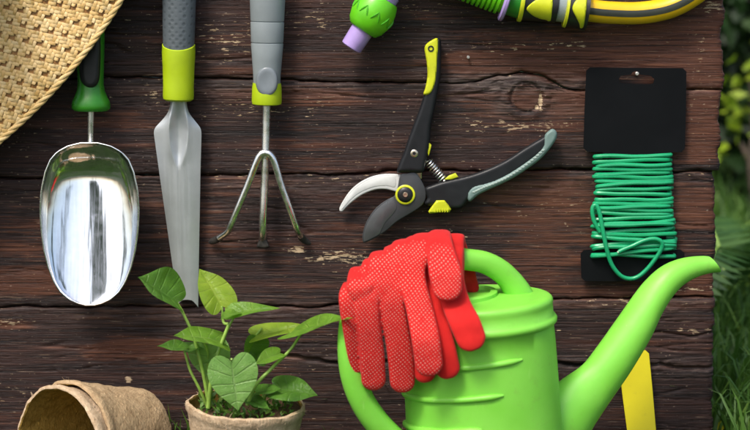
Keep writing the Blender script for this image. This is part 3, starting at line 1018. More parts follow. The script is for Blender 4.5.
# ================================================================== SCOOP
def build_scoop():
    base = at(90, 305, 0.0)
    t = thing('garden_scoop', 'shiny steel garden scoop with green and black handle under the straw hat', 'scoop', (base.x, 0, base.z))
    rows, cols = 44, 41
    ys = [143, 146, 152, 160, 172, 190, 210, 230, 250, 268, 282, 292, 299, 303, 305]
    hw = [8, 21, 32, 39, 44, 48, 49.2, 48.2, 45.5, 41, 35.5, 29, 21, 12, 4]
    cx = lambda y: 89.3 + 0.4 * (y - 143) / 160
    th = 0.0012
    def surf(off):
        P = []
        for i in range(rows):
            s = i / (rows - 1)
            s = 0.5 - 0.5 * math.cos(math.pi * s)
            y = 143 + 162 * s
            w2 = float(np.interp(y, ys, hw))
            q = (y - 143) / 162
            # bowl depth along its length: steep closed end at the top, shallow lip at the bottom
            dep = 0.036 * (1 - (1 - min(1, q / 0.24)) ** 2) ** 0.58 * (1 - 0.92 * max(0, (q - 0.10) / 0.90) ** 1.15)
            row = []
            for j in range(cols):
                a = math.pi * j / (cols - 1)
                uu = -math.cos(a)
                dd = dep * (math.sin(a) ** 0.82)
                rim = 0.043 + 0.002 * q
                row.append(at(cx(y) + w2 * uu, y, rim - dd + off))
            P.append(row)
        return P
    A, B = surf(0.0), surf(-th)
    V = [p for r_ in A for p in r_] + [p for r_ in B for p in r_]
    n = rows * cols
    F = []
    for i in range(rows - 1):
        for j in range(cols - 1):
            a = i * cols + j
            F.append((a, a + 1, a + cols + 1, a + cols)); F.append((n + a, n + a + cols, n + a + cols + 1, n + a + 1))
    for i in range(rows - 1):
        for j in (0, cols - 1):
            a = i * cols + j
            F.append((a, a + cols, n + a + cols, n + a))
    for j in range(cols - 1):
        for i in (0, rows - 1):
            a = i * cols + j
            F.append((a, a + 1, n + a + 1, n + a))
    bowl = mobj('bowl', V, F, M['scoop'], t, True, R(75))
    rim = [A[i][0] for i in range(rows)] + [A[rows - 1][j] for j in range(1, cols)] + [A[i][cols - 1] for i in range(rows - 2, -1, -1)] + [A[0][j] for j in range(cols - 2, 0, -1)]
    rim = [p for i, p in enumerate(rim) if i == 0 or (p - rim[i - 1]).length > 0.0006]
    V, F = sweep(rim + rim[:1], 0.0009, 8, cap=False)
    mobj('rolled_rim', V, F, M['steel'], bowl)
    dz = lambda y: 0.0235
    V, F = lathe([(0, .0031), (.040, .0031), (.046, .0034)], at(91, 104, .019), at(90.5, 146, .019), 16)
    mobj('shaft', V, F, M['steel'], t)
    top = at(89.5, -14, .019); bot = at(91, 107.5, .019)
    L = (bot - top).length
    prof = [(0, .004), (.002, .009), (.006, .0118), (.02, .0135), (.05, .0140), (.085, .0128), (.095, .0126), (.101, .0135), (.107, .0160), (.1115, .0182), (.1155, .0188), (.1185, .0186), (.1205, .0165), (L, .013)]
    V, F = lathe(prof, top, bot, 32, 0.9)
    hd = mobj('handle', V, F, M['green_handle'], t)
    # black inlay on the front of the handle
    V, F = plate([(80.5, 5), (85, -2), (93, -2), (98, 5), (100.6, 40), (100, 72), (98, 83), (93.5, 88), (87, 88), (81.8, 83), (79.4, 72), (78.4, 40)], .022, .0108, .0050, 5, 4)
    mobj('grip_inlay', V, F, M['black_rubber'], hd)
build_scoop()

# ================================================================== TROWEL
def build_trowel():
    b = at(186, 306, 0)
    t = thing('hand_trowel', 'narrow brushed metal hand trowel with slate grey grip and lime collar', 'trowel', (b.x, 0, b.z))
    top = at(180, -70, .0175); bot = at(178.5, 56, .0175)
    L = (bot - top).length
    V, F = lathe([(0, .006), (.002, .011), (.006, .0145), (.02, .0163), (.05, .0165), (.09, .0158), (L - .008, .0152), (L, .0150)], top, bot, 32, .95)
    mobj('grip', V, F, M['grip'], t)
    # lime collar with a slanting thumb edge
    a0, a1 = at(178.7, 45, .0175), at(178.4, 99.5, .0175)
    V, F = lathe([(0.0, .0145), (.0012, .0160), (.008, .0163), (.022, .0155), (.040, .0150), (.049, .0152), (.0525, .0148), (.0545, .0122)], a0, a1, 32, .97, shift=lambda s_, a_: (.006 * max(0, math.sin(a_)) - .002) * max(0, 1 - s_ / .02))
    col = mobj('collar', V, F, M['lime'], t)
    # blade: cross-sections from the socket to the notched tip  (y, left, right, groove depth mm, crown mm)
    S = [(98, 170.5, 186.5, 0, 4.6), (104, 170.3, 186.8, 0.5, 4.8), (112, 168, 188.8, 2.2, 4.4), (119, 163, 193.5, 3.2, 4.0), (125, 157.5, 198.3, 3.8, 3.6), (129, 154.6, 200.7, 4.0, 3.4), (134, 154.0, 201.4, 4.0, 3.3), (142, 155.0, 201.3, 3.6, 3.2), (152, 156.4, 201.0, 2.6, 3.1), (162, 157.8, 200.7, 1.2, 3.1), (170, 158.9, 200.5, .2, 3.1),
         (185, 161, 200.2, 0, 3.1), (210, 164.6, 199.8, 0, 2.9), (235, 168.2, 199.3, 0, 2.7), (260, 171.7, 198.9, 0, 2.4), (285, 175.4, 198.5, 0, 2.1), (300, 177.6, 198.3, 0, 1.9), (305, 178.4, 198.2, 0, 1.8)]
    Sm = crom([np.array(s, float) for s in S], 3)
    nc = 63
    Vf, Vb = [], []
    for i, s in enumerate(Sm):
        y, l, r_, g_, cr = s
        for j in range(nc):
            u = -1 + 2 * j / (nc - 1)
            x = (l + r_) / 2 + (r_ - l) / 2 * u
            yy = y
            q = i / (len(Sm) - 1)
            if q > .93:   # swallow-tail notch at the tip
                yy = y - (1 - u * u) * 6.5 * ((q - .93) / .07) + (u * 1.8 + 0.5) * ((q - .93) / .07)
            wg = float(np.interp(y, [98, 108, 118, 130, 142, 154, 164, 170], [5, 7, 8.6, 9.6, 9.0, 6.6, 3.0, .5]))
            gd = float(np.interp(y, [98, 106, 118, 138, 154, 166], [.5, 2.4, 4.6, 4.8, 3.6, .3]))
            ax_ = abs(x - 178.5)
            gx = (1 - (ax_ / wg) ** 1.6) if ax_ < wg else 0
            rdg = gd * .32 * math.exp(-max(0, ax_ - wg) / 4.5)
            dd = .0135 + (cr * (1 - abs(u) ** 2.2) - gd * gx * .85 + rdg * (1 - gx)) * .001
            dd -= .006 * sstep(120, 306, y)
            Vf.append(at(x, yy, dd)); Vb.append(at(x, yy, dd - .0016))
    n = len(Vf); m = len(Sm)
    F = []
    for i in range(m - 1):
        for j in range(nc - 1):
            a = i * nc + j
            F.append((a, a + 1, a + nc + 1, a + nc)); F.append((n + a, n + a + nc, n + a + nc + 1, n + a + 1))
        for j in (0, nc - 1):
            a = i * nc + j
            F.append((a, a + nc, n + a + nc, n + a))
    for i in (0, m - 1):
        for j in range(nc - 1):
            a = i * nc + j
            F.append((a, a + 1, n + a + 1, n + a))
    mobj('blade', Vf + Vb, F, M['trowel'], t, True, R(50))
build_trowel()

# ================================================================== CULTIVATOR
def build_cultivator():
    b = at(265, 246, 0)
    t = thing('hand_cultivator', 'three-pronged steel hand cultivator with pale grey handle and thumb pad', 'cultivator', (b.x, 0, b.z))
    top = at(268, -60, .0185); bot = at(266.7, 99, .0185)
    L = (bot - top).length
    V, F = lathe([(0, .006), (.002, .012), (.006, .016), (.03, .0175), (.055, .0172), (.0770, .0164), (.0774, .0163), (.0777, .0156), (.0783, .0156), (.0786, .0163), (.0790, .0164), (.0975, .0158), (.0979, .0157), (.0982, .0150), (.0988, .0150), (.0991, .0157), (.0995, .0158), (.115, .0146), (.130, .0134), (.146, .0132), (.152, .0128), (L, .0120)], top, bot, 32, .95)
    h = mobj('handle', V, F, M['grey_light'], t)
    # thumb pad
    P = []
    for i in range(7):
        rr = [1, .97, .9, .78, .6, .35, .02][i]
        zz = [0, 2.2, 3.4, 4.0, 4.0, 3.8, 3.7][i]
        for k in range(28):
            a = 2 * math.pi * k / 28
            P.append(at(266.8 + 11.2 * rr * math.cos(a), 81.5 + 15.5 * rr * math.sin(a), .0285 + zz * .001))
    F = [(i * 28 + k, i * 28 + (k + 1) % 28, (i + 1) * 28 + (k + 1) % 28, (i + 1) * 28 + k) for i in range(6) for k in range(28)]
    F += [tuple(range(28)), tuple(6 * 28 + k for k in range(28))]
    mobj('thumb_pad', P, F, M['grey_pad'], h)
    a0, a1 = at(266.9, 83, .0185), at(266.7, 104.5, .0185)
    V, F = lathe([(0, .0137), (.004, .0143), (.012, .0146), (.018, .0147), (.0205, .0142), (.0215, .011)], a0, a1, 32, .95)
    mobj('collar', V, F, M['lime'], t)
    V, F = lathe([(0, .0040), (.048, .0040), (.05, .0044), (.055, .0046), (.058, .004)], at(266.7, 102, .0185), at(265.4, 162, .0185), 18)
    mobj('shaft', V, F, M['steel'], t)
    r0 = .0036
    def tine(pts, rad):
        q = crom([at(*p) for p in pts], 6)
        return sweep(q, [rad * (1 - 0.12 * i / len(q)) for i in range(len(q))], 14)
    # centre tine, hooked towards the board and flattened
    V, F = tine([(265.4, 150, .0185), (264.5, 185, .020), (263.2, 215, .022), (262.7, 232, .020), (262.6, 241, .012)], .0042)
    c = mobj('tine', V, F, M['steel'], t)
    V, F = plate([(259.3, 232), (266.4, 232), (267.2, 240), (269.5, 247), (263, 248.5), (256.5, 247), (258.8, 240)], .008, .009, .002, 3, 3)
    mobj('tine_tip', V, F, M['tine_tip'], c)
    for side in (0, 1):
        if side == 0:
            pts = [(265.2, 152.5, .0235), (260.5, 154.5, .0235), (256.5, 162, .0235), (248, 184, .023), (238, 208, .022), (231, 225, .0195), (227.5, 232, .016), (219, 238, .010)]
            tip = [(221, 236.8, .0112), (215, 240.2, .0065), (209, 242.8, .0045)]
        else:
            pts = [(265.2, 152.5, .0235), (270, 154.5, .0235), (274.5, 162, .0235), (281, 184, .023), (289, 207, .022), (295, 224, .0195), (298, 231.5, .016), (301, 236, .010)]
            tip = [(300.2, 234.8, .0118), (303.5, 239.5, .0075), (310.5, 244, .0045)]
        V, F = tine(pts, r0)
        c = mobj('tine', V, F, M['steel'], t)
        q = crom([at(*p) for p in tip], 5)
        V, F = sweep(q, [.0034, .0035, .0036, .0037, .0038, .0037, .0036, .0034, .003, .0024, .0012], 12, ref=(0, -1, 0), ratio=.7)
        mobj('tine_tip', V, F, M['tine_tip'], c)
build_cultivator()

# ================================================================== PRUNING SHEARS
def build_pruner():
    b = at(405, 243, 0)
    t = thing('pruning_shears', 'open black pruning shears with lime and sage grips on the board', 'pruning shears', (b.x, 0, b.z))
    # white hook jaw
    V, F = plate([(404, 176), (398, 174.2), (386, 173.8), (375, 175.5), (365, 179.3), (356, 185), (349, 192), (343.5, 200), (339.6, 207.5), (339.8, 211), (342.4, 211.4), (346, 207.5), (352, 202), (360, 196), (368, 192), (377, 189.3), (386, 189.2), (394, 191), (404, 193)], .0072, .0038, .0012, 3, 3)
    j = mobj('hook_jaw', V, F, M['white_jaw'], t)
    V, F = plate([(395, 176.6), (386, 176.2), (376, 177.6), (366.5, 181.3), (357.5, 187), (350.5, 194), (345, 201.5), (341.4, 208.8), (343.0, 208.6), (348, 202.6), (355, 196), (364, 190.5), (375, 186.6), (387, 185.6), (395, 187)], .0108, .0006, .0004, 2, 3)
    mobj('jaw_ridge', V, F, M['white_jaw'], j)
    # tan tang between handle and blade
    V, F = plate([(415, 166), (421.5, 166), (421.8, 179), (416, 179)], .0080, .0030, .0006, 2)
    mobj('tang', V, F, M['brass'], t)
    # dark blade with pivot boss
    V, F = plate([(400.5, 174.8), (407, 173.5), (415, 172.6), (420, 178), (425, 188), (426, 194), (424.6, 201.5), (420, 207), (412, 212.5), (397, 221.5), (388, 229.5), (380, 235), (373, 239), (367.5, 241.8), (363.6, 242.6), (362.4, 239), (362.8, 233), (365, 225), (369, 217), (374.5, 209.5), (381, 203.5), (388, 199), (394.5, 195.6), (397.5, 188)], .0112, .0042, .0009, 2, 3)
    bl = mobj('cutting_blade', V, F, M['blade_dark'], t)
    V, F = plate([(393, 197), (396, 203), (396.4, 208.5), (392.5, 214.5), (386, 221.5), (382, 228.5), (379, 234.2), (372.5, 238), (366.8, 240.8), (364.2, 241), (364, 234), (366.2, 226), (370.2, 218), (375.5, 210.8), (382, 204.8), (388, 200.5)], .0154, .0005, .0003, 2, 3)
    mobj('blade_bevel', V, F, M['bevel_dark'], bl)
    # pivot
    c = at(405.2, 194.5, .0150)
    ax = Vector((0, -1, 0))
    V, F = lathe([(0, .0098), (.0018, .0098), (.0024, .0090), (.0024, .0078), (.0006, .0074)], c, c + ax, 32, cap=False)
    pv = mobj('pivot_ring', V, F, M['lime2'], t)
    V, F = lathe([(0, .0076), (.0022, .0076), (.0036, .0062), (.0040, .0040), (.0040, .0030)], c, c + ax, 28)
    mobj('pivot_cap', V, F, M['black_rubber'], pv)
    def screw(px, py, d, rr, parent):
        c = at(px, py, d)
        V, F = lathe([(0, rr), (.0007, rr), (.0013, rr * .8), (.0013, rr * .45), (.0004, rr * .40), (.0004, rr * .05)], c, c + ax, 18)
        mobj('screw', V, F, M['brass'], parent)
    screw(405.4, 194.7, .0188, .0027, pv)
    # upper handle
    V, F = plate([(436, 38.6), (440.2, 38.6), (441.3, 46), (441.2, 62), (440.4, 78), (437.2, 96), (433.2, 116), (430.5, 130), (430, 142), (427.5, 156), (424.4, 170), (420, 173), (409, 172.6), (399.5, 173), (396.8, 171.6), (398.8, 164), (403.5, 153), (407.5, 141), (413, 126), (419, 110), (423.4, 96), (427.5, 78), (426.8, 62), (425.3, 50), (427.4, 43.5)], .0062, .0125, .0042, 4, 3)
    h1 = mobj('upper_handle', V, F, M['black_handle'], t)
    V, F = plate([(437.6, 38.4), (431, 40.6), (425.8, 44.8), (424.6, 50), (426.6, 62), (427.4, 76), (425.2, 88), (423.4, 94), (426.5, 95.2), (430.6, 93), (434, 87), (436.3, 77), (437.4, 62), (438.2, 48)], .0100, .0102, .0020, 3, 3)
    lm = mobj('lime_inlay', V, F, M['lime2'], h1)
    c0 = at(430.8, 48.6, .0190)
    V, F = lathe([(0, .0030), (.0018, .0030), (.0018, .0018), (.0008, .0016)], c0, c0 + ax, 18)
    mobj('rivet', V, F, M['black_rubber'], lm)
    screw(414.2, 153.4, .0180, .0038, h1)
    V, F = plate([(427, 140.5), (431.6, 145), (430, 152), (428.6, 156), (426.4, 150)], .0085, .0075, .001, 2)
    mobj('lime_stop', V, F, M['lime2'], h1)
    # lower handle
    V, F = plate([(425.4, 187.4), (433, 184.4), (442, 181.4), (456, 178.2), (470, 174.8), (484, 170), (498, 164), (510, 157.4), (521, 150), (533, 142.6), (543, 136.6), (549, 131.4), (552.6, 132.6), (552, 140), (546, 149), (536, 158), (524, 167), (511, 176), (497, 184), (482, 191), (472, 196), (467, 202), (462.4, 207.8), (456, 209.4), (447, 208.6), (438, 206), (428, 205.8), (424.6, 203), (427.2, 198), (425.2, 192)], .0062, .0125, .0040, 4, 3)
    h2 = mobj('lower_handle', V, F, M['black_handle'], t)
    V, F = plate([(470.4, 201.4), (467.6, 199), (467.4, 194), (470, 189.4), (474.6, 186), (484, 183.6), (493.5, 180.6), (505, 175.4), (516, 168.8), (528, 160.6), (538.5, 152.4), (543.2, 146), (544.2, 139), (545.2, 134.4), (549, 130.6), (552.6, 128.8), (556.4, 131.4), (557, 136), (554.8, 141.4), (548.4, 150.4), (539.8, 159.6), (528.6, 168), (516, 176.4), (502.4, 183.6), (488, 190), (477.6, 195.4)], .0085, .0118, .0030, 4, 3)
    gr = mobj('sage_grip', V, F, M['sage'], h2)
    st = crom([(474, 192, 0), (484, 187.4, 0), (496, 182.8, 0), (508, 177, 0), (520, 169.4, 0), (532, 160.4, 0), (543, 150.4, 0)], 4)
    for (x, y, _) in st:
        V, F = plate([(x - 1.9, y + .2), (x - 1.2, y - .9), (x + .9, y - 1.3), (x + 1.9, y - .6), (x + 1.2, y + .7), (x - .9, y + 1.1)], .0200, .0008, .0004, 1)
        mobj('grip_stud', V, F, M['sage_stitch'], gr)
    V, F = plate([(444, 179.6), (449, 175.4), (455.6, 172.8), (458.4, 177), (452, 179.6)], .0085, .0090, .001, 2)
    mobj('lime_stop', V, F, M['lime2'], h2)
    V, F = plate([(436.4, 200.4), (444.4, 200.2), (448.2, 204.6), (451.2, 209.4), (449.6, 212), (440, 212.4), (429.6, 213.6), (428.2, 211.4), (432, 206)], .0085, .0125, .0018, 3)
    lk = mobj('lock_catch', V, F, M['lime2'], t)
    for i in range(6):
        x = 434.4 + i * 2.5
        V, F = plate([(x, 209.2), (x + 1.2, 209.0), (x + 1.3, 212.2), (x + .1, 212.4)], .0205, .0011, .0003, 1)
        mobj('catch_rib', V, F, M['lime2'], lk)
    # spring
    a, b2 = at(427.2, 160.5, .0115), at(443.6, 180.5, .0115)
    axv = (b2 - a); L = axv.length; axv.normalize()
    n1 = Vector((0, -1, 0)); n2 = axv.cross(n1)
    pts = []
    N = 9 * 16
    for i in range(N + 1):
        q = i / N
        an = 2 * math.pi * 9 * q
        rr = .0047
        pts.append(a + axv * (L * q) + n1 * (rr * math.cos(an)) + n2 * (rr * math.sin(an)))
    V, F = sweep(pts, .0007, 7)
    mobj('spring', V, F, M['steel'], t)
build_pruner()

# ================================================================== HOSE AND SPRAY NOZZLE
def on_barrel(outline, p0, p1, R0, R1, dax, lift, r=.0012):
    """panel that follows a round barrel whose axis runs p0 -> p1 (pixels) at depth dax"""
    P = np.array(crom([np.array(p, float) for p in outline], 4, True))
    area = 0.5 * np.sum(P[:, 0] * np.roll(P[:, 1], -1) - np.roll(P[:, 0], -1) * P[:, 1])
    if area < 0: P = P[::-1]
    p0 = np.array(p0, float); ax = np.array(p1, float) - p0; L = np.linalg.norm(ax); ax /= L
    def hf(a):
        q = a - p0
        t = np.clip((q @ ax) / L, 0, 1)
        dv = np.abs(q[:, 0] * ax[1] - q[:, 1] * ax[0])
        rr = (R0 + (R1 - R0) * t) * 1000
        return dax + np.sqrt(np.clip(rr ** 2 - dv ** 2, 0, None)) * .001
    return domed(P, 0, lift, r, 1.1, hf)

def build_hose():
    p = at(470, 0, 0)
    t = thing('spray_nozzle', 'bright green and lilac hose spray nozzle at the top of the board', 'hose nozzle', (p.x, 0, p.z))
    dd = .0225
    a0, a1 = at(352, 46, dd), at(390, -12.5, dd)
    A = (a1 - a0).normalized()
    V, F = lathe([(-.0025, .0085), (-.0015, .0102), (0, .0106), (.020, .0112), (.024, .0112)], a0, a1, 28)
    V2, F2 = lathe([(-.0024, .0086), (.004, .0075)], a0, a1, 28)
    tip = mobj('nozzle_tip', V, F, M['lilac'], t)
    V, F = lathe([(.0185, .0135), (.0195, .0150), (.024, .0183), (.032, .0207), (.040, .0210), (.047, .0196), (.053, .0172), (.055, .0160), (.0555, .012)], a0, a1, 36)
    bulb = mobj('adjusting_ring', V, F, M['hgreen'], t)
    # chevron grip marks round the ring, emboss shade put into a darker green
    n1 = (Vector((0, -1, 0)) - A * A.dot(Vector((0, -1, 0)))).normalized(); n2 = A.cross(n1)
    for k in range(10):
        an = 2 * math.pi * k / 10 + .2
        for s in (-1, 1):
            q = []
            for i in range(4):
                f = i / 3
                h = .033 + .009 * f
                rr = float(np.interp(h, [.024, .032, .040, .047], [.0183, .0207, .0210, .0196]))
                aa = an + s * .22 * (1 - f)
                q.append(a0 + A * h + (n1 * math.cos(aa) + n2 * math.sin(aa)) * (rr + .0001))
            V, F = sweep(q, [.0004, .0009, .0009, .0004], 6)
            mobj('grip_mark', V, F, M['hgreen_shade'], bulb)
    V, F = lathe([(.055, .0115), (.0555, .0140), (.061, .0142), (.0615, .012)], a0, a1, 28)
    mobj('lilac_band', V, F, M['lilac'], t)
    # body arching above the picture from the head to the ribbed grip
    q = crom([a0 + A * .061, a0 + A * .085, at(412, -46, dd), at(436, -30, dd), at(452, -22, dd)], 6)
    V, F = sweep(q, [.0125 + .005 * i / len(q) for i in range(len(q))], 20)
    mobj('nozzle_body', V, F, M['hgreen'], t)
    b0, b1 = at(446, -24, dd), at(506, -3, dd)
    Lb = (b1 - b0).length
    prof = [(0, .016)]
    x = .003
    while x < Lb - .004:
        r0 = .0172 + .0015 * (x / Lb)
        prof += [(x, r0 - .0024), (x + .0006, r0), (x + .0030, r0 + .0002), (x + .0036, r0 - .0024)]
        x += .0046
    prof += [(Lb, .0165)]
    V, F = lathe(prof, b0, b1, 32)
    mobj('ribbed_grip', V, F, M['hgreen'], t, True, R(30))
    c0, c1 = at(504, -3.5, dd), at(524, 2.5, dd)
    V, F = lathe([(0, .016), (.0005, .0222), (.0015, .0235), (.004, .0235), (.005, .0222), (.0055, .015)], c0, c1, 36)
    mobj('lilac_flange', V, F, M['lilac'], t)
    V, F = lathe([(.005, .0165), (.018, .0165)], c0, c1, 28)
    mobj('nozzle_tail', V, F, M['hgreen_dark'], t)

    p = at(590, 0, 0)
    t2 = thing('garden_hose', 'yellow garden hose with dark stripe and black lime coupling', 'hose', (p.x, 0, p.z))
    e0, e1 = at(519, 1.5, dd), at(590, 10.5, dd)
    V, F = lathe([(0, .013), (.0005, .0192), (.003, .0196), (.0042, .0190), (.0045, .013)], e0, e1, 36)
    mobj('lime_ring', V, F, M['lime2'], t2)
    V, F = lathe([(.004, .0165), (.0045, .0178), (.012, .0172), (.030, .0164), (.037, .0160), (.0375, .012)], e0, e1, 36)
    body = mobj('coupling_body', V, F, M['black_rubber'], t2)
    V, F = on_barrel([(526.5, 9.3), (531, 3.5), (539, -1.8), (547, -4.5), (552.8, -5), (550.6, 20.8), (546, 20.2), (538.5, 18.6), (531.5, 14.8)], (519, 1.5), (590, 10.5), .0176, .0160, dd, .0016)
    mobj('grip_panel', V, F, M['lime2'], body)
    V, F = lathe([(.0365, .012), (.0368, .0148), (.046, .0146), (.0463, .012)], e0, e1, 32)
    mobj('clear_band', V, F, M['grey_ring'], t2)
    V, F = lathe([(.0445, .013), (.0448, .0190), (.0472, .0196), (.0476, .013)], e0, e1, 36)
    mobj('lime_ring', V, F, M['lime2'], t2)
    V, F = lathe([(.0470, .014), (.0472, .0185), (.055, .0186), (.063, .0198), (.0665, .0202), (.0670, .0130)], e0, e1, 36)
    nut = mobj('hose_nut', V, F, M['black_rubber'], t2)
    V, F = on_barrel([(584.5, -8), (587.2, -8.5), (586.4, 9), (583.2, 28.0), (580.2, 28.4), (579.4, 24), (576, 17), (572.6, 10), (573.6, 4), (578.5, -2.5)], (519, 1.5), (590, 10.5), .0183, .0203, dd, .0018)
    mobj('grip_panel', V, F, M['lime2'], nut)
    hp = crom([at(584, 10, .020), at(610, 12.6, .018), at(640, 13.0, .0155), at(668, 8, .0145), at(692, -4, .014), at(712, -22, .014), at(722, -50, .014), at(716, -88, .014), at(690, -118, .014)], 8)
    V, F = sweep(hp, .0108, 24, ref=(0, -1, 0))
    hose = mobj('hose', V, F, M['hose_yellow'], t2)
    # dark stripes running along the hose, slightly raised
    for off, hw in ((0.02, .0032),):
        Vs, Fs = [], []
        P = [Vector(x) for x in hp]
        for i, c in enumerate(P):
            tg = (P[min(i + 1, len(P) - 1)] - P[max(i - 1, 0)]).normalized()
            nr = (Vector((0, -1, 0)) - tg * tg.dot(Vector((0, -1, 0)))).normalized(); sd = tg.cross(nr)
            for j in range(5):
                an = off + (j - 2) / 2 * (hw / .0108)
                Vs.append(c + (nr * math.cos(an) + sd * math.sin(an)) * .01095)
        for i in range(len(P) - 1):
            for j in range(4):
                a = i * 5 + j
                Fs.append((a, a + 1, a + 6, a + 5))
        mobj('stripe', Vs, Fs, M['hose_stripe'], hose)
build_hose()

# ================================================================== WIRE CARD
def build_card():
    p = at(634, 281, 0)
    t = thing('wire_card', 'black hang card wound with green plastic coated garden wire', 'wire card', (p.x, 0, p.z))
    d0, th = .0070, .0014
    out = [(590, 67.2), (683, 68.2), (686.4, 71.5), (686.0, 110), (685.0, 148), (681.6, 152.2), (668, 152.4), (666, 250), (680, 249.4), (684.5, 252.6), (684.0, 276), (680.4, 281), (634, 281.4), (585.4, 281.2), (581.2, 277.6), (580.6, 253.6), (584, 250), (602, 250), (602.5, 152.2), (587, 151.8), (583.4, 148), (584.4, 110), (586.2, 70.6)]
    hole = []
    # euro slot: two ends with a round bump in the middle
    top = [(618.8, 79), (621, 75.6), (627.5, 75.2), (631, 74.8), (632.6, 72.2), (635.4, 71), (638.4, 72.2), (640, 74.8), (644, 75.2), (650, 75.6), (654.2, 79)]
    low = [(653.4, 83.2), (649, 84.4), (640, 84), (630, 83.8), (623, 83.4), (619.6, 82.2)]
    hole = top + low
    bm = bmesh.new()
    off = root_of(t)
    loops = {}
    for side, dd in ((0, d0), (1, d0 + th)):
        lo = [bm.verts.new(at(x, y, dd) - off) for x, y in out]
        li = [bm.verts.new(at(x, y, dd) - off) for x, y in hole]
        es = []
        for L in (lo, li):
            for i in range(len(L)):
                es.append(bm.edges.new((L[i], L[(i + 1) % len(L)])))
        bmesh.ops.triangle_fill(bm, use_beauty=True, use_dissolve=False, edges=es)
        loops[side] = (lo, li)
    for q in (0, 1):
        A, B = loops[0][q], loops[1][q]
        for i in range(len(A)):
            j = (i + 1) % len(A)
            fc = bm.faces.new((A[i], A[j], B[j], B[i])); fc.material_index = 1
    bmesh.ops.recalc_face_normals(bm, faces=bm.faces)
    me = bpy.data.meshes.new('card')
    bm.to_mesh(me); bm.free()
    me.materials.append(M['card']); me.materials.append(M['card_core'])
    o = bpy.data.objects.new('card', me); C.objects.link(o); o.parent = t
    # coil
    pts = []
    turns = 25
    N = 44
    rg = random.Random(3)
    y = 155.2
    jit = [(rg.uniform(-1.8, 1.8), rg.uniform(-1.8, 1.8), rg.uniform(-1.3, 1.3), rg.uniform(-1.5, 1.5), rg.uniform(-1.6, 1.6)) for _ in range(turns + 2)]
    for i in range(turns * N):
        q = i / N
        k = int(q); f = q - k
        j0, j1 = jit[k], jit[k + 1]
        a = 2 * math.pi * f
        c, s = math.cos(a), math.sin(a)
        cc = math.copysign(abs(c) ** .55, c); ss = math.copysign(abs(s) ** .55, s)
        ybase = 155.0 + 4.15 * q
        left = 595.5 + j0[0] - 3.6 * sstep(13, 22, q); right = 670.5 + j0[1] + 4.2 * sstep(12, 22, q)
        x = (left + right) / 2 + (right - left) / 2 * cc
        sl = (j0[2] * (1 - f) + j1[2] * f) * 1.0 + j0[3] * math.sin(a * 1.0) * .8 + .5 * math.sin(x / 9.0 + k * 2.3)
        dep = .0078 + .0056 * ss + (.0014 if (k % 5 == 2) else 0) * max(0, ss)
        pts.append(at(x, ybase + sl + (x - 633) * j0[4] * (.03 + .035 * sstep(13, 19, q)), dep + (.0012 * (k % 3) * max(0, ss) if k > 14 else 0)))
    V, F = sweep(pts, .0021, 8)
    coil = mobj('wire_coil', V, F, M['wire'], t)
    e = crom([at(600, 232, .0155), at(594.6, 222, .0160), at(592.3, 212, .0165), at(593.2, 206.4, .0165), at(596.4, 205.6, .0168), at(599.6, 213, .0175), (at(602.6, 229, .0180)), at(606.5, 248, .0180), at(611.5, 264, .0165), at(620, 275, .0150), at(629, 278.6, .0140), at(638.5, 276.4, .0145), at(649, 267, .0155), at(658.6, 254, .0175), at(662.2, 246, .0185), at(660.6, 241, .0190), at(654, 238.8, .0190), at(644, 240.6, .0190), at(632.5, 245.8, .0190), at(623, 249.6, .0192), at(618.6, 252, .0195)], 6)
    V, F = sweep(e, .00215, 10)
    lp = mobj('loose_end', V, F, M['wire'], t)
    a, b = Vector(e[-2]), Vector(e[-1])
    u = (b - a).normalized()
    V, F = sweep([b - u * .0005, b + u * .0012], .0012, 8)
    mobj('wire_core', V, F, M['wire_end'], lp)
build_card()

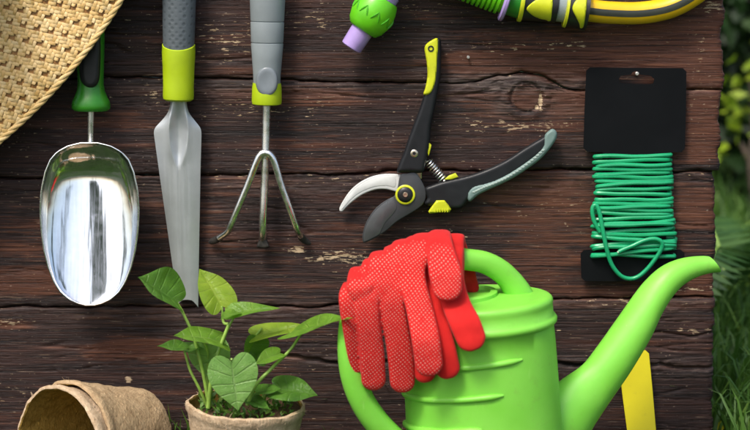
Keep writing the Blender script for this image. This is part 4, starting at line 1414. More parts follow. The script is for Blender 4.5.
# ================================================================== STRAW HAT
def build_hat():
    cx, cy = -86.0, -57.0
    nn = np.array([0.76, 0.65]); nn /= np.linalg.norm(nn)
    tt = np.array([nn[1], -nn[0]])
    a_, b_ = 345.0, 203.0
    c0 = at(cx, cy, .05)
    t = thing('straw_hat', 'woven straw sun hat whose brim overlaps the scoop handle', 'hat', (c0.x, c0.y, c0.z))
    def place(U, Vv, off):
        du, dv = U - cx, Vv - cy
        pa = (du * tt[0] + dv * tt[1]) / a_; pb = (du * nn[0] + dv * nn[1]) / b_
        rr = np.sqrt(pa * pa + pb * pb)
        ra = np.sqrt((du * tt[0] + dv * tt[1]) ** 2 + ((du * nn[0] + dv * nn[1]) * 1.15) ** 2)
        crown = .085 * (1 - sstep(55, 92, ra)) * (1 - .25 * (ra / 92) ** 2 * (ra < 92))
        wave = .004 * np.sin(U / 40 + Vv / 55) + .003 * np.sin(Vv / 27 - U / 60)
        d = .040 + .006 * (1 - rr) + crown + wave * sstep(.4, 1, rr) + off + .010 * sstep(.72, 1.02, rr) * 0.6
        return atn(U, Vv, d), rr
    P = 3.55
    # lining of brown straw behind the open weave
    na, nr_ = 140, 60
    ang = np.linspace(0, 2 * np.pi, na, endpoint=False)
    rad = np.linspace(0.02, 0.995, nr_)
    A, RR = np.meshgrid(ang, rad)
    U = cx + RR * (np.cos(A) * a_ * tt[0] + np.sin(A) * b_ * nn[0])
    Vv = cy + RR * (np.cos(A) * a_ * tt[1] + np.sin(A) * b_ * nn[1])
    W, _ = place(U, Vv, -.0012)
    idx = np.arange(na * nr_).reshape(nr_, na)
    Q = np.stack([idx[:-1], np.roll(idx, -1, 1)[:-1], np.roll(idx, -1, 1)[1:], idx[1:]], -1).reshape(-1, 4)
    fastobj('brim_lining', W, Q, None, M['straw_dark'], t, {'rnd': vnoise(U / 5, Vv / 5, 3).ravel()})
    dA = np.array([0.30, -0.954]); dB = np.array([0.975, 0.222])
    Vs, Qs, rs = [], [], []
    o = 0
    rg = np.random.default_rng(4)
    half = 98
    for fam in (0, 1):
        d1, d2 = (dA, dB) if fam == 0 else (dB, dA)
        for i in range(-half, half + 1):
            s = np.arange(-half * 4, half * 4 + 1) * (P / 4)
            jx = rg.uniform(-.35, .35)
            j2 = (fbm(s / 30, s * 0 + i, 66 + fam, 2) - .5) * 1.3
            U = cx + d2[0] * (i * P + jx + j2) + d1[0] * s
            Vv = cy + d2[1] * (i * P + jx + j2) + d1[1] * s
            k = np.round(s / P).astype(int)
            # 2/2 twill
            ph = (i + k) % 4 if fam == 0 else (i + k) % 4
            up = np.where(ph < 2, 1.0, -1.0) if fam == 0 else np.where(ph < 2, -1.0, 1.0)
            up = np.convolve(up, [.15, .2, .3, .2, .15], 'same')
            W0, rr = place(U, Vv, up * .00045)
            keep = rr < .985
            if keep.sum() < 4: continue
            w2 = 1.68 * rg.uniform(.9, 1.1)
            nrm = np.array([-d1[1], d1[0]])
            Wc, _ = place(U[keep], Vv[keep], up[keep] * .00075 + .0004)
            Wl, _ = place(U[keep] + nrm[0] * w2, Vv[keep] + nrm[1] * w2, up[keep] * .00075)
            Wr, _ = place(U[keep] - nrm[0] * w2, Vv[keep] - nrm[1] * w2, up[keep] * .00075)
            n = keep.sum()
            V = np.stack([Wl, Wc, Wr], 1).reshape(-1, 3)
            b = np.arange(n - 1) * 3
            q = np.concatenate([np.stack([b, b + 1, b + 4, b + 3], -1), np.stack([b + 1, b + 2, b + 5, b + 4], -1)])
            kk = k[keep]
            ii, jj = (np.full(n, i), kk) if fam == 0 else (kk, np.full(n, i))
            e4 = (ii + 2 * (jj // 4)) % 4
            hol = ((e4 <= 1) & (jj % 4 == 0)) | ((e4 == 1) & (jj % 4 == 1))
            hs = hol[:-1] & hol[1:]
            q = q[~np.concatenate([hs, hs])]
            Vs.append(V); Qs.append(q + o); o += len(V)
            base = rg.uniform(.25, .85)
            rs.append(np.repeat(np.clip(base + (vnoise(s[keep] / 6, s[keep] * 0 + i, 12 + fam) - .5) * .7, 0, 1), 3))
    w_ = fastobj('woven_straw', np.concatenate(Vs), np.concatenate(Qs), None, M['straw'], t, {'rnd': np.concatenate(rs)})
    w_['kind'] = 'stuff'
    # plaited edge: two twisted strands round the brim
    for s in (0, 1, 2):
        N = 1500
        an = np.linspace(0, 2 * np.pi, N)
        tw = an * 70 + s * 2 * np.pi / 3
        r1 = 1 - .008 + .0075 * np.cos(tw)
        U = cx + r1 * (np.cos(an) * a_ * tt[0] + np.sin(an) * b_ * nn[0])
        Vv = cy + r1 * (np.cos(an) * a_ * tt[1] + np.sin(an) * b_ * nn[1])
        W, _ = place(U, Vv, .0008 * np.sin(tw))
        V, F = sweep([tuple(x) for x in W], .0019, 6, ref=(0, -1, 0), ratio=.5, cap=False)
        fastobj('edge_strand', np.array([tuple(v) for v in V]), np.array(F), None, M['straw'], t, {'rnd': np.full(len(V), .35 + .2 * s)})
build_hat()

# ================================================================== PEAT POTS
def pot_mesh(center, axis, Rt, Rb, H, wall, seed, wob=.0012):
    """open pot: center of the rim, axis pointing from rim to base"""
    ax = Vector(axis).normalized()
    h = Vector((0, -1, 0)) if abs(ax.y) < .9 else Vector((1, 0, 0))
    n1 = (h - ax * ax.dot(h)).normalized(); n2 = ax.cross(n1)
    N = 96
    prof_o = [(0.0, Rt - wall * .3), (.0010, Rt + .0008), (.0040, Rt + .0012), (.0075, Rt + .0004), (.010, Rt - .0012)] + [(.010 + (H - .014) * i / 14, Rt - .0012 + (Rb - Rt) * i / 14) for i in range(1, 15)] + [(H, Rb - .003)]
    prof_i = [(0.0, Rt - wall * .7), (.0012, Rt - wall * 1.05)] + [(.004 + (H - .008) * i / 16, Rt - wall + (Rb - Rt) * i / 16) for i in range(0, 17)] + [(H - .003, Rb - wall - .006)]
    def ringset(prof, sd):
        V = []
        for (s, r) in prof:
            for k in range(N):
                a = 2 * math.pi * k / N
                x = np.array([math.cos(a) * 3.2 + seed + s * 40]); y = np.array([math.sin(a) * 3.2 + s * 60])
                wv = (float(fbm(x, y, sd, 3)[0]) - .5) * 2 * wob
                fine = (float(fbm(x * 9, y * 9, sd + 5, 2)[0]) - .5) * .0009
                zz = (float(fbm(x * 2, y * 2, sd + 9, 3)[0]) - .5) * .0035 * max(0, 1 - s / .01)
                rr = r + wv + fine
                V.append(Vector(center) + ax * (s + zz) + n1 * (rr * math.cos(a)) + n2 * (rr * math.sin(a)))
        return V
    def faces(m, b=0):
        return [(b + i * N + k, b + i * N + (k + 1) % N, b + (i + 1) * N + (k + 1) % N, b + (i + 1) * N + k) for i in range(m - 1) for k in range(N)]
    Vo = ringset(prof_o, seed); mo = len(prof_o)
    Fo = faces(mo) + [tuple((mo - 1) * N + k for k in range(N))]
    Vi = ringset(prof_i, seed); mi = len(prof_i)
    Fi = faces(mi) + [tuple((mi - 1) * N + k for k in range(N))]
    # rim strip joins them (kept with the outer mesh)
    b = len(Vo)
    Vo2 = Vo + Vi[:N]
    Fo += [(k, (k + 1) % N, b + (k + 1) % N, b + k) for k in range(N)]
    return (Vo2, Fo), (Vi, Fi)

def fuzz(center, axis, Rt, seed, t, mat, n=60):
    """loose fibres along a pot's rim"""
    rg = random.Random(seed)
    ax = Vector(axis).normalized()
    h = Vector((0, -1, 0)) if abs(ax.y) < .9 else Vector((1, 0, 0))
    n1 = (h - ax * ax.dot(h)).normalized(); n2 = ax.cross(n1)
    parts = []
    for i in range(n):
        a = rg.uniform(0, 2 * math.pi)
        e = n1 * math.cos(a) + n2 * math.sin(a)
        p = Vector(center) + ax * rg.uniform(0, .05) ** 1.0 + e * (Rt + .0002)
        p = Vector(center) + ax * (rg.random() ** 2 * .05) + e * (Rt - (rg.random() * 0))
        s = (p - Vector(center)).dot(ax)
        p -= e * (s * .17)
        dr = (e * .5 + Vector((rg.uniform(-1, 1), rg.uniform(-1, 1), rg.uniform(-1, 1)))).normalized()
        L = rg.uniform(.003, .008)
        parts.append(sweep([p - e * .001, p + dr * L * .5, p + dr * L + Vector((0, 0, rg.uniform(-.002, .002)))], [.00022, .0002, .0001], 4))
    V, F = merge(*parts)
    o = mobj('loose_fibres', V, F, mat, t)
    o['kind'] = 'stuff'

axd = Vector((0.60, 0.79, -0.10)).normalized()
# outer pot first, inner pot nested in it
ci = at(57, 446, .125)
Rt = .0565
specs = [('peat_pot', 'tan peat fibre pot lying on its side, nested inside a second pot, mouth open', ci, M['peat'], 3, .0565),
         ('peat_pot', 'tan peat fibre pot lying on its side with another pot pushed into it', ci + axd * .014, M['peat2'], 9, .0590)]
for nm, lab, cc, mt, sd, rt in specs:
    t = thing(nm, lab, 'pot', (cc.x, cc.y, 0), 'peat pots')
    (V, F), (Vi, Fi) = pot_mesh(cc, axd, rt, rt * .74, .098, .0028, sd, .0022)
    mobj('wall', V, F, mt, t)
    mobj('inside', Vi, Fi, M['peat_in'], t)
    fuzz(cc, axd, rt, sd, t, mt, 18)

# planted pot
pc = at(246, 402.5, .112)
pax = Vector((-0.05, 0.0, -1)).normalized()
t = thing('potted_plant', 'young heart-leaved green plant growing in an upright tan peat pot', 'potted plant', (pc.x, pc.y, 0))
Hp = pc.z - .002
(V, F), (Vi, Fi) = pot_mesh(pc, pax, .0555, .040, Hp, .003, 21, .0016)
pw = mobj('pot', V, F, M['peat'], t)
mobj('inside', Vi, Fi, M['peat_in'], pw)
fuzz(pc, pax, .0555, 17, pw, M['peat'], 70)
# soil surface
Vs, Fs = [], []
n1 = Vector((1, 0, 0)); n2 = Vector((0, 1, 0))
for i in range(14):
    for k in range(48):
        a = 2 * math.pi * k / 48; rr = .0525 * (i + .02) / 13
        x, y = rr * math.cos(a), rr * math.sin(a)
        z = -.008 + (float(fbm(np.array([x * 70 + 9]), np.array([y * 70 + 3]), 5, 4)[0]) - .5) * .018 + .010 * math.exp(-((x - .03) ** 2 + (y - .02) ** 2) / .0005)
        Vs.append(pc + Vector((x, y, z - x * -.05)))
for i in range(13):
    for k in range(48):
        Fs.append((i * 48 + k, i * 48 + (k + 1) % 48, (i + 1) * 48 + (k + 1) % 48, (i + 1) * 48 + k))
soil = mobj('soil', Vs, Fs, M['soil'], t)
# moss sprigs
rg = np.random.default_rng(8)
n = 900
ang = rg.uniform(0, 2 * np.pi, n); rr = .047 * np.sqrt(rg.random(n))
mx, my = rr * np.cos(ang), rr * np.sin(ang)
keep = (fbm(mx * 60 + 4, my * 60, 3, 2) + (mx > -.01) * .12) > .5
mx, my = mx[keep], my[keep]; n = len(mx)
bx = np.stack([pc.x + mx, pc.y + my, pc.z - .008 + rg.uniform(0, .011, n)], -1)
dr = np.stack([rg.normal(0, .6, n), rg.normal(0, .6, n), rg.uniform(.3, 1, n)], -1); dr /= np.linalg.norm(dr, axis=1, keepdims=True)
sd = np.cross(dr, rg.normal(size=(n, 3))); sd /= np.linalg.norm(sd, axis=1, keepdims=True)
L = rg.uniform(.003, .009, n)[:, None]
Vm = np.stack([bx, bx + dr * L * .5 + sd * L * .22, bx + dr * L, bx + dr * L * .5 - sd * L * .22], 1).reshape(-1, 3)
b = np.arange(n)[:, None] * 4
mo = fastobj('moss', Vm, b + np.array([0, 1, 2, 3]), None, M['moss'], t, {'rnd': np.repeat(rg.random(n), 4)}, smooth=False)
mo['kind'] = 'stuff'

def stem(pts, r0, r1):
    q = crom([at(*p) for p in pts], 7)
    m = len(q)
    V, F = sweep(q, [r0 + (r1 - r0) * i / (m - 1) for i in range(m)], 9)
    return mobj('stem', V, F, M['stem'], t)

def leaf(B, Tp, width, normal, mat, fold=.25, droop=.15, heart=1.0, asym=0.0, wave=.10, side_shift=None):
    """heart-shaped leaf from base B to tip Tp (pixels + depth); normal = rough upper-face direction (x right, y towards the viewer, z up)"""
    b, e = at(*B), at(*Tp)
    ax = e - b; L = ax.length; ax.normalize()
    nv = Vector((normal[0], -normal[1], normal[2]))
    nv = (nv - ax * ax.dot(nv)).normalized()
    sd = ax.cross(nv)
    W = width * .001
    nl, ns = 22, 13
    cor = [(0, 0), (.20, -.11 * heart), (.52, -.17 * heart), (.83, -.08 * heart), (1.0, .13), (.95, .36), (.70, .60), (.34, .80), (.11, .93), (0, 1)]
    bd = np.array(crom([np.array(c, float) for c in cor], 12))
    sl_ = np.concatenate([[0], np.cumsum(np.linalg.norm(np.diff(bd, axis=0), axis=1))]); sl_ /= sl_[-1]
    Vs, uv = [], []
    rgl = random.Random(int(B[0] * 7 + Tp[1] * 3))
    ph = rgl.uniform(0, 6)
    for i in range(nl):
        q = i / (nl - 1)
        bx_, by_ = np.interp(q, sl_, bd[:, 0]), np.interp(q, sl_, bd[:, 1])
        mid = q ** 1.25
        for j in range(ns):
            s = -1 + 2 * j / (ns - 1)
            e_ = abs(s)
            lat = s * bx_ * W / 2 * (1 + asym * s)
            al = (mid + (by_ - mid) * e_ ** 1.3)
            along = al * L
            z = 1.5 * fold * abs(lat) * (1 - .45 * e_) - droop * L * (max(0, al) ** 2) + wave * W * math.sin(q * 8 + s * 2 + ph) * e_ * bx_
            z += .018 * W * math.sin(q * 6.5 * 2 * math.pi) * e_ * (1 - e_) * 4 * bx_ * .6
            z -= .020 * W * (1 - e_) ** 6
            Vs.append(b + ax * along + sd * lat + nv * z)
            uv.append((.5 + .5 * s, q))
    F = [(i * ns + j, i * ns + j + 1, (i + 1) * ns + j + 1, (i + 1) * ns + j) for i in range(nl - 1) for j in range(ns - 1)]
    off = root_of(t)
    me = bpy.data.meshes.new('leaf')
    me.from_pydata([tuple(v - off) for v in Vs], [], F)
    me.polygons.foreach_set('use_smooth', [True] * len(me.polygons))
    ul = me.uv_layers.new(name='UVMap')
    for lp in me.loops:
        ul.data[lp.index].uv = uv[lp.vertex_index]
    me.materials.append(M[mat])
    o = bpy.data.objects.new('leaf', me); C.objects.link(o); o.parent = t
    return o
d = .112
stem([(207, 406, d + .02), (199, 388, d + .025), (190, 370, d + .025), (184.5, 351, d + .025)], .0015, .0011)
stem([(209, 407, d + .02), (203.5, 375, d + .02), (194, 338, d + .018), (184, 315, d + .015), (177.5, 303, d + .012)], .0019, .0011)
stem([(208, 408, d + .03), (212, 375, d + .03), (219, 350, d + .028), (229, 324, d + .025)], .0021, .0016)
stem([(229, 324, d + .025), (223.5, 322, d + .022), (221.8, 306, d + .02)], .0015, .0011)
stem([(221.5, 345, d + .024), (228, 328, d + .025), (237, 312, d + .025)], .0016, .001)
stem([(210, 406, d + .01), (207.5, 375, d + .01), (207.5, 352, d + .012), (203, 341, d + .014)], .0016, .0011)
stem([(247, 405, d + .03), (256, 385, d + .03), (272, 368, d + .025), (290, 350, d + .02), (301, 334, d + .018)], .0019, .0013)
stem([(238, 408, d - .01), (243, 370, d - .005), (249, 345, d), (258, 333, d + .005), (262, 328, d + .005)], .0016, .001)
stem([(231, 408, d + .02), (228.5, 385, d + .015), (231, 368, d + .03), (231.5, 359, d + .043)], .0013, .001)
stem([(262, 408, d), (266, 396, d + .01), (276, 388, d + .015)], .0014, .001)
stem([(240, 408, d - .005), (246, 380, d - .004), (256, 362, d)], .0013, .0009)
# (base, tip, width, normal, material ...)
leaf((178, 302.5, d + .012), (141, 275, d + .030), 52, (-.02, .60, 1), 'leaf_dark', .30, .08, .8, asym=.15)
leaf((221.8, 306.5, d + .02), (200.5, 266.5, d + .004), 36, (.55, 1, .25), 'leaf_lime', .30, .12, .7)
leaf((230, 314, d + .025), (279, 304.5, d + .030), 20, (0, .55, 1), 'leaf', .35, .10, .6)
leaf((236, 312, d + .026), (221, 317, d + .045), 15, (0, .5, 1), 'leaf', .2, .1, .8)
leaf((186, 349, d + .025), (158, 343.5, d + .035), 18, (0, .35, 1), 'leaf_dark', .3, .10, .7)
leaf((184, 350, d + .022), (204, 343, d - .005), 26, (0, .6, 1), 'leaf_dark', .3, .10, .7)
leaf((222, 341, d + .02), (178, 329, d + .045), 36, (.05, .52, 1), 'leaf', .15, .16, .8)
leaf((207, 344, d + .012), (219, 384, d + .012), 40, (-.1, 1, .35), 'leaf_pale', .2, .08, .7)
leaf((231.5, 362, d + .043), (238, 411, d + .052), 46, (.05, 1, .35), 'leaf_pale', .12, .06, 1.0, wave=.03)
leaf((256, 336, d + .006), (306, 322, d + .01), 26, (-.15, .55, 1), 'leaf_lime', .25, .10, .8)
leaf((257, 337, d + .004), (247, 362, d - .002), 24, (.6, 1, .1), 'leaf_dark', .4, .05, .6)
leaf((291, 334, d + .018), (349, 312, .205), 27, (.0, .62, 1), 'leaf', .3, .06, .7)
leaf((280, 353, d + .02), (255, 362, d + .035), 19, (0, .7, 1), 'leaf', .3, .12, .6)
leaf((276, 389, d + .015), (316, 391, d + .030), 34, (-.05, .75, 1), 'leaf_dark', .28, .16, .9)
leaf((256, 392, d + .02), (280, 387, d + .03), 20, (0, .5, 1), 'leaf_dark', .25, .1, .7)
leaf((246, 398, d + .02), (268, 404, d + .042), 18, (0, .6, 1), 'leaf_dark', .25, .2, .7)
leaf((256, 362, d), (263, 340, d - .01), 20, (.3, 1, .2), 'leaf_dark', .3, .1, .7)

# grass tufts at the foot of the board (each blade tall enough to show)
def tuft(label, px, n, hmin, hmax, dep, spread, seed):
    p = at(px, 470, dep)
    rg = random.Random(seed)
    t_ = thing('grass_tuft', label, 'grass', (p.x, -dep, 0), 'grass tufts at the foot of the board')
    for i in range(n):
        x = p.x + rg.uniform(-spread, spread); y = -dep + rg.uniform(-.012, .012)
        h = rg.uniform(hmin, hmax); l = rg.uniform(-.4, .4) * h
        w2 = rg.uniform(.0010, .0017)
        P = [(x, y, -.002), (x + l * .15, y, h * .4), (x + l * .5, y - .004, h * .78), (x + l, y - .008, h)]
        Vs = []
        for q, (a, b_, c) in enumerate(P):
            ww = w2 * (1, .9, .6, .05)[q]
            Vs += [(a - ww, b_, c), (a, b_ + ww * .5, c), (a + ww, b_, c)]
        F = []
        for q in range(3):
            for s in (0, 1):
                k = q * 3 + s
                F.append((k, k + 1, k + 4, k + 3))
        o = mobj('blade', Vs, F, M['grass'], t_)
        at_ = o.data.attributes.new('rnd', 'FLOAT', 'POINT')
        at_.data.foreach_set('value', [rg.uniform(.4, 1)] * len(Vs))
tuft('grass tuft between the fallen peat pots and the potted plant', 178, 16, .045, .085, .05, .022, 2)
tuft('sparse grass tuft between the potted plant and the can handle', 318, 6, .04, .062, .04, .02, 4)
tuft('short grass tuft behind the fallen peat pots', 150, 6, .05, .075, .03, .02, 6)

# ================================================================== YELLOW LABEL
def build_tag():
    p = at(640, 470, .012)
    t = thing('plant_label', 'plain yellow plastic plant label leaning on the board behind the spout', 'plant label', (p.x, -.02, 0))
    def q(x, y, k):
        f = (y - 350) / 130
        return at(x, y, .006 + .022 * f + k * .0016)
    out = [(622, 349.5), (645.5, 350.2), (649, 353.5), (652.6, 390), (656, 430), (659.5, 474), (632, 474), (627.0, 430), (622, 392), (618.4, 353)]
    n = len(out)
    V = [q(x, y, 0) for x, y in out] + [q(x, y, 1) for x, y in out]
    F = [tuple(range(n))[::-1], tuple(range(n, 2 * n))] + [(i, (i + 1) % n, n + (i + 1) % n, n + i) for i in range(n)]
    o = mobj('label_plate', V, F, M['tag_yellow'], t, False)
    bv = o.modifiers.new('b', 'BEVEL'); bv.width = .0004; bv.segments = 2
build_tag()

# ================================================================== WATERING CAN
CAN_D = .135
def cdep(px):
    return CAN_D - (px - 487) * .00028

def build_can():
    base = at(487, 470, CAN_D)
    bx = base.x
    t = thing('watering_can', 'bright green plastic watering can standing on the grass with long spout', 'watering can', (bx, -CAN_D, 0))
    lean = R(-4.0)
    ctr = Vector((bx + .002, -CAN_D, 0.0))
    H = .190
    yaw = R(-15)
    def P(r, a, h, ox=1.10, oy=.94):
        x = r * math.cos(a) * ox; y = r * math.sin(a) * oy
        x, y = x * math.cos(yaw) - y * math.sin(yaw), x * math.sin(yaw) + y * math.cos(yaw)
        # lean about the Y axis
        X = x * math.cos(lean) + h * math.sin(lean); Z = -x * math.sin(lean) + h * math.cos(lean)
        return ctr + Vector((X, -y * -1, Z + .0045))
    N = 80
    prof = [(.001, 0), (.060, 0), (.0655, .003), (.0675, .010), (.0672, .05), (.0660, .10), (.0648, .160), (.0640, .1760), (.0655, .1770), (.0670, .1790), (.0672, .1815), (.0660, .1838), (.0642, .1850),
            (.0640, .1950), (.0645, .1975), (.0640, .2000), (.0625, .2018), (.0600, .2026), (.0560, .2028), (.040, .2034), (.001, .2040)]
    V = []
    for (r, h) in prof:
        for k in range(N):
            V.append(P(r, 2 * math.pi * k / N, h))
    F = [(i * N + k, i * N + (k + 1) % N, (i + 1) * N + (k + 1) % N, (i + 1) * N + k) for i in range(len(prof) - 1) for k in range(N)]
    body = mobj('body', V, F, M['can'], t, True, R(60))
    def rib(h0, a0, a1, tilt=0.0, rad=.0030, r=.0665):
        q = []
        for i in range(25):
            f = i / 24
            a = a0 + (a1 - a0) * f
            hh = h0 + tilt * (f - .5)
            rr = float(np.interp(hh, [0, .05, .1, .145, .16], [.0675, .0672, .066, .0648, .064]))
            q.append(P(rr + .0003, a, hh))
        rad_ = [rad * min(1, .35 + 2.5 * min(i, 24 - i) / 6) for i in range(25)]
        V, F = sweep(q, rad_, 10)
        mobj('rib', V, F, M['can'], body)
    # raised ribs on the front (angle -90 deg faces the viewer)
    for i in range(5):
        rib(.1500 - i * .0300, R(-172 - 2 * i), R(-47 - 17 * i), .010)
    # filler opening with half cover
    def disc(cx, r, h0, h1, rim):
        Vv = []
        pr = [(r, h0), (r, h1 - .001), (r - .0012, h1), (r - rim, h1), (r - rim - .001, h1 - .002), (.001, h1 - .0022)]
        for (rr, h) in pr:
            for k in range(48):
                a = 2 * math.pi * k / 48
                x = cx + rr * math.cos(a); y = rr * math.sin(a)
                Vv.append(P(1, 0, h, x, 0) + (P(1, math.pi / 2, h, 0, y) - P(0, 0, h)))
        F = [(i * 48 + k, i * 48 + (k + 1) % 48, (i + 1) * 48 + (k + 1) % 48, (i + 1) * 48 + k) for i in range(len(pr) - 1) for k in range(48)]
        return Vv, F
    V, F = disc(-.014, .034, .2022, .2078, .006)
    mobj('filler_cover', V, F, M['can'], t, True, R(50))
    # hoop handle from the top of the can round to the foot of the body
    hp = [(524, 308), (517, 291), (504, 274), (486, 263), (467, 259.5), (440, 256.5), (412, 260), (386, 272), (365, 290), (353.5, 315), (350, 345), (353, 375), (363, 402), (380, 426), (404, 448), (432, 460)]
    q = crom([at(x, y, cdep(x)) for x, y in hp], 6)
    m = len(q)
    rad = [float(np.interp(i / (m - 1), [0, .05, .12, .25, .5, .8, .95, 1], [.0160, .0128, .0108, .0099, .0105, .0116, .0122, .014])) for i in range(m)]
    V, F = sweep(q, rad, 22, ref=(math.sin(R(15)), -math.cos(R(15)), 0), ratio=1.0, power=2.3)
    mobj('handle', V, F, M['can'], t)
    # spout
    up = [(538, 402), (562, 381), (584, 365), (600, 345.5), (620, 318), (640, 290), (652, 276), (664, 266), (677, 260), (690, 257), (703, 256), (709, 256.4)]
    lo = [(528, 492), (572, 456), (593, 424), (608, 401), (627, 373), (646, 341), (657, 318), (668, 300), (680, 286.5), (694, 278), (708, 273.4), (719.5, 272)]
    pts, rr = [], []
    for (a, b_) in zip(up, lo):
        pts.append(((a[0] + b_[0]) / 2, (a[1] + b_[1]) / 2)); rr.append(math.hypot(a[0] - b_[0], a[1] - b_[1]) / 2 * .001 * .94)
    S = crom([(p[0], p[1], r_) for p, r_ in zip(pts, rr)], 5)
    # direction across the spout taken from the traced edges, so the cut end stays slanted
    U2 = crom([np.array([a[0], a[1]], float) for a in up], 5); L2 = crom([np.array([a[0], a[1]], float) for a in lo], 5)
    nseg = 28
    V, Vi = [], []
    fw = Vector((math.sin(R(15)), -math.cos(R(15)), 0))
    for i in range(len(U2)):
        xm = (U2[i][0] + L2[i][0]) / 2
        A = at(U2[i][0], U2[i][1], cdep(U2[i][0])); B = at(L2[i][0], L2[i][1], cdep(L2[i][0]))
        c = (A + B) / 2; h = (A - B) / 2
        r_ = h.length
        flat = .62 if i < 10 else .62 + .3 * min(1, (i - 10) / 30)
        for k in range(nseg):
            a = 2 * math.pi * k / nseg
            V.append(c + h * math.cos(a) + fw * (r_ * flat * math.sin(a)))
    m = len(U2)
    F = [(i * nseg + k, i * nseg + (k + 1) % nseg, (i + 1) * nseg + (k + 1) % nseg, (i + 1) * nseg + k) for i in range(m - 1) for k in range(nseg)]
    # hollow mouth
    b0 = len(V)
    c = sum((V[(m - 1) * nseg + k] for k in range(nseg)), Vector()) / nseg
    back = (V[(m - 4) * nseg] - V[(m - 1) * nseg])
    for (s, dv) in ((.80, 0), (.74, .6), (.6, 2.2)):
        for k in range(nseg):
            V.append(c + (V[(m - 1) * nseg + k] - c) * s + back * dv)
    rows = [(m - 1) * nseg] + [b0 + i * nseg for i in range(3)]
    for i in range(3):
        for k in range(nseg):
            F.append((rows[i] + k, rows[i] + (k + 1) % nseg, rows[i + 1] + (k + 1) % nseg, rows[i + 1] + k))
    F.append(tuple(rows[3] + k for k in range(nseg)))
    mobj('spout', V, F, M['can'], t, True, R(55))
build_can()

# ================================================================== GLOVES
def remesh(parts, name, mat, parent, vox=.0011, smooth_it=6):
    V, F = merge(*parts)
    me = bpy.data.meshes.new('tmp')
    me.from_pydata([tuple(v) for v in V], [], F)
    bm = bmesh.new(); bm.from_mesh(me); bmesh.ops.recalc_face_normals(bm, faces=bm.faces); bm.to_mesh(me); bm.free()
    ob = bpy.data.objects.new('tmp', me); C.objects.link(ob)
    md = ob.modifiers.new('r', 'REMESH'); md.mode = 'VOXEL'; md.voxel_size = vox
    ms = ob.modifiers.new('s', 'SMOOTH'); ms.iterations = smooth_it; ms.factor = .5
    dg = bpy.context.evaluated_depsgraph_get(); dg.update()
    m2 = bpy.data.meshes.new_from_object(ob.evaluated_get(dg))
    bpy.data.objects.remove(ob)
    off = root_of(parent)
    m2.transform(Matrix.Translation(-off))
    m2.polygons.foreach_set('use_smooth', [True] * len(m2.polygons))
    m2.materials.clear(); m2.materials.append(mat)
    m2.name = name
    o = bpy.data.objects.new(name, m2); C.objects.link(o); o.parent = parent
    return o

def strip(pts, hw, thick, tip=True):
    """flattened finger/palm strip; pts (px,py,depth), hw in px, thick in m (half)"""
    q = crom([at(*p) for p in pts], 6)
    m = len(q)
    rad = [float(np.interp(i / (m - 1), np.linspace(0, 1, len(hw)), hw)) * .001 * (float(np.interp(i / (m - 1), [0, .42, .68, 1], [.87, .86, .92, .95])) if tip else .93) for i in range(m)]
    th = [float(np.interp(i / (m - 1), np.linspace(0, 1, len(thick)), thick)) if hasattr(thick, '__len__') else thick for i in range(m)]
    if tip:   # round the fingertip
        u = (Vector(q[0]) - Vector(q[1])).normalized()
        r0 = rad[0]
        pre = []
        for (s, f) in ((.95, .30), (.80, .60), (.55, .83), (.28, .96)):
            pre.append((Vector(q[0]) + u * r0 * s * .9, r0 * f, th[0] * (f ** .6)))
        q = [p[0] for p in pre] + [Vector(x) for x in q]
        rad = [p[1] for p in pre] + rad
        th = [p[2] for p in pre] + th
    n = 18
    V, F = [], []
    m = len(q)
    prev = None
    for i in range(m):
        a = Vector(q[max(i - 1, 0)]); b = Vector(q[min(i + 1, m - 1)])
        tg = (b - a).normalized()
        X = Vector((1, 0, 0))
        sd = (X - tg * tg.dot(X)).normalized()
        nr = tg.cross(sd)
        for k in range(n):
            an = 2 * math.pi * k / n
            c, s = math.cos(an), math.sin(an)
            c = math.copysign(abs(c) ** .72, c); s = math.copysign(abs(s) ** .62, s)
            V.append(Vector(q[i]) + sd * (rad[i] * c) + nr * (th[i] * s))
    F = [(i * n + k, i * n + (k + 1) % n, (i + 1) * n + (k + 1) % n, (i + 1) * n + k) for i in range(m - 1) for k in range(n)]
    F += [tuple(range(n))[::-1], tuple((m - 1) * n + k for k in range(n))]
    return V, F

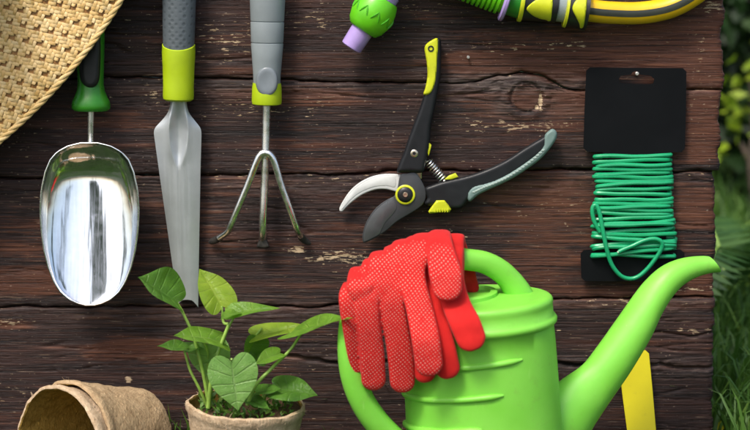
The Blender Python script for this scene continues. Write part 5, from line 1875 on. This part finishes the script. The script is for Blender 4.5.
def build_gloves():
    f = lambda px, o: cdep(px) + .0115 + o      # depth of the front of the handle + offset
    bk = lambda px, o: cdep(px) - .0125 - o
    # ---- under glove, plain side out
    p = at(445, 345, f(445, .006))
    t = thing('garden_glove', 'plain red knitted garden glove, undermost of the pair on the can handle', 'glove', p, 'red gloves on the can handle')
    parts = [
        strip([(471, 338, .2135), (464.5, 322, .2090), (456, 303, .1960), (451, 278, .1770), (452, 258, .1640), (454, 246, .1530)], [15.2, 16, 15, 13, 11, 10], .0046),
        strip([(447.5, 368, .2030), (442, 345, .2020), (433, 312, .1900), (426, 285, .1740), (424, 262, .1640)], [13, 13.4, 13.2, 13, 14], .0045),
        strip([(425, 373, .1830), (419, 348, .1800), (409, 312, .1740), (402, 280, .1690)], [11.5, 12, 13, 14], .0054),
        strip([(456, 292, .1720), (456, 262, f(456, .005)), (455.5, 243, f(456, -.003)), (456, 238.5, cdep(456)), (456, 244, bk(456, .004)), (462, 275, bk(462, .006)), (468, 290, bk(462, .008))], [7.5, 8.5, 8.5, 9, 10, 14, 12], .0048, False),
        strip([(430, 285, f(430, .004)), (430, 262, f(430, .004)), (430, 246, f(430, -.004)), (430, 242, cdep(430)), (430, 247, bk(430, .004)), (430, 285, bk(430, .006))], [16, 17, 18, 18, 18, 20], .0046, False),
        strip([(404, 300, f(404, .004)), (402, 270, f(404, .004)), (402, 256, f(404, -.004)), (402, 250, cdep(404)), (404, 256, bk(404, .004)), (406, 292, bk(404, .006))], [15, 17, 18, 18, 18, 20], .0046, False),
        strip([(474, 288, bk(474, .004)), (466, 284, bk(466, .006)), (452, 276, bk(452, .006))], [6, 9, 12], .006, True),
    ]
    remesh(parts, 'glove_body', M['glove'], t)
    # ---- top glove, dotted palm out
    p = at(395, 340, f(395, .015))
    t = thing('garden_glove', 'red garden glove with white gripping dots, uppermost on the can handle', 'glove', p, 'red gloves on the can handle')
    parts = [
        # little, ring, middle and index finger, running up into the palm
        strip([(355.5, 369, f(355, -.004)), (352, 345, f(351, .001)), (348.5, 318, f(349, .006)), (347.5, 297, f(348, .005)), (352, 286, f(352, -.004))], [5.4, 7.0, 7.8, 8.6, 9], .0046),
        strip([(373.5, 380, f(373, .006)), (372, 355, f(371, .010)), (369, 326, f(368, .013)), (366.5, 298, f(366, .012)), (368, 281, f(369, .002)), (373, 272, f(373, -.008))], [12.8, 12.9, 12.2, 12.0, 12.5, 12], .0048),
        strip([(402.5, 382, f(402, .013)), (400.5, 355, f(400, .016)), (395, 322, f(394, .0175)), (390, 294, f(389, .015)), (390, 270, f(390, .007)), (394, 257.5, f(394, -.006))], [13.2, 13.8, 13.2, 13.0, 14.5, 14], .0048),
        strip([(429, 364, .2135), (425.5, 338, .2120), (419, 307, .1990), (412.5, 282, .1880), (410, 260, f(410, .011)), (412, 246.5, f(412, -.003))], [14.4, 14.8, 14.0, 13.6, 15, 15], .0048),
        # thumb folded over on the right
        strip([(447.5, 288, .2040), (445.5, 274, .1990), (442, 258, .1880), (440, 245, .1740), (440, 236, .1560), (440, 234, .1450)], [15.4, 17.2, 15.6, 13.0, 11, 10], .0045),
        # palm and the wrist falling behind the handle
        strip([(360, 298, f(360, .010)), (360, 287, f(360, .009)), (362, 277, f(362, -.002)), (366, 271.5, cdep(366)), (372, 277, bk(372, .008)), (380, 300, bk(380, .010))], [10, 13, 14, 15, 16, 18], .0048, False),
        strip([(380, 300, f(382, .013)), (381, 283, f(382, .011)), (384, 264, f(384, .001)), (388, 256, cdep(388)), (392, 262, bk(392, .012)), (398, 296, bk(398, .012))], [9, 14, 16, 17, 18, 20], .0052, False),
        strip([(404, 296, f(406, .017)), (404, 275, f(405, .014)), (407, 252, f(407, .003)), (410, 245, cdep(410)), (414, 250, bk(414, .012)), (416, 288, bk(416, .012))], [8, 14, 16, 17, 18, 20], .0056, False),
        strip([(371, 290, f(371, .009)), (373, 270, f(373, -.003)), (377, 263.5, cdep(377)), (382, 270, bk(382, .010)), (386, 298, bk(386, .010))], [8, 12, 13, 15, 18], .0050, False),
        strip([(394, 285, f(394, .012)), (396, 258, f(396, .001)), (399, 250, cdep(399)), (402, 256, bk(402, .011)), (404, 290, bk(404, .011))], [8, 12, 13, 15, 18], .0052, False),
        strip([(414, 268, f(414, .012)), (417, 248, f(417, .002)), (419.5, 241.2, cdep(419)), (421, 248, bk(421, .011)), (422, 284, bk(422, .011))], [8, 12, 13, 15, 18], .0054, False),
        strip([(420, 268, f(423, .016)), (422, 256, f(424, .012)), (426, 244, f(428, .003)), (428, 238.5, cdep(430)), (430, 246, bk(430, .012)), (430, 284, bk(430, .012))], [6, 9, 13, 15, 17, 20], .0054, False),
    ]
    remesh(parts, 'glove_body', M['glove_dot'], t)
build_gloves()
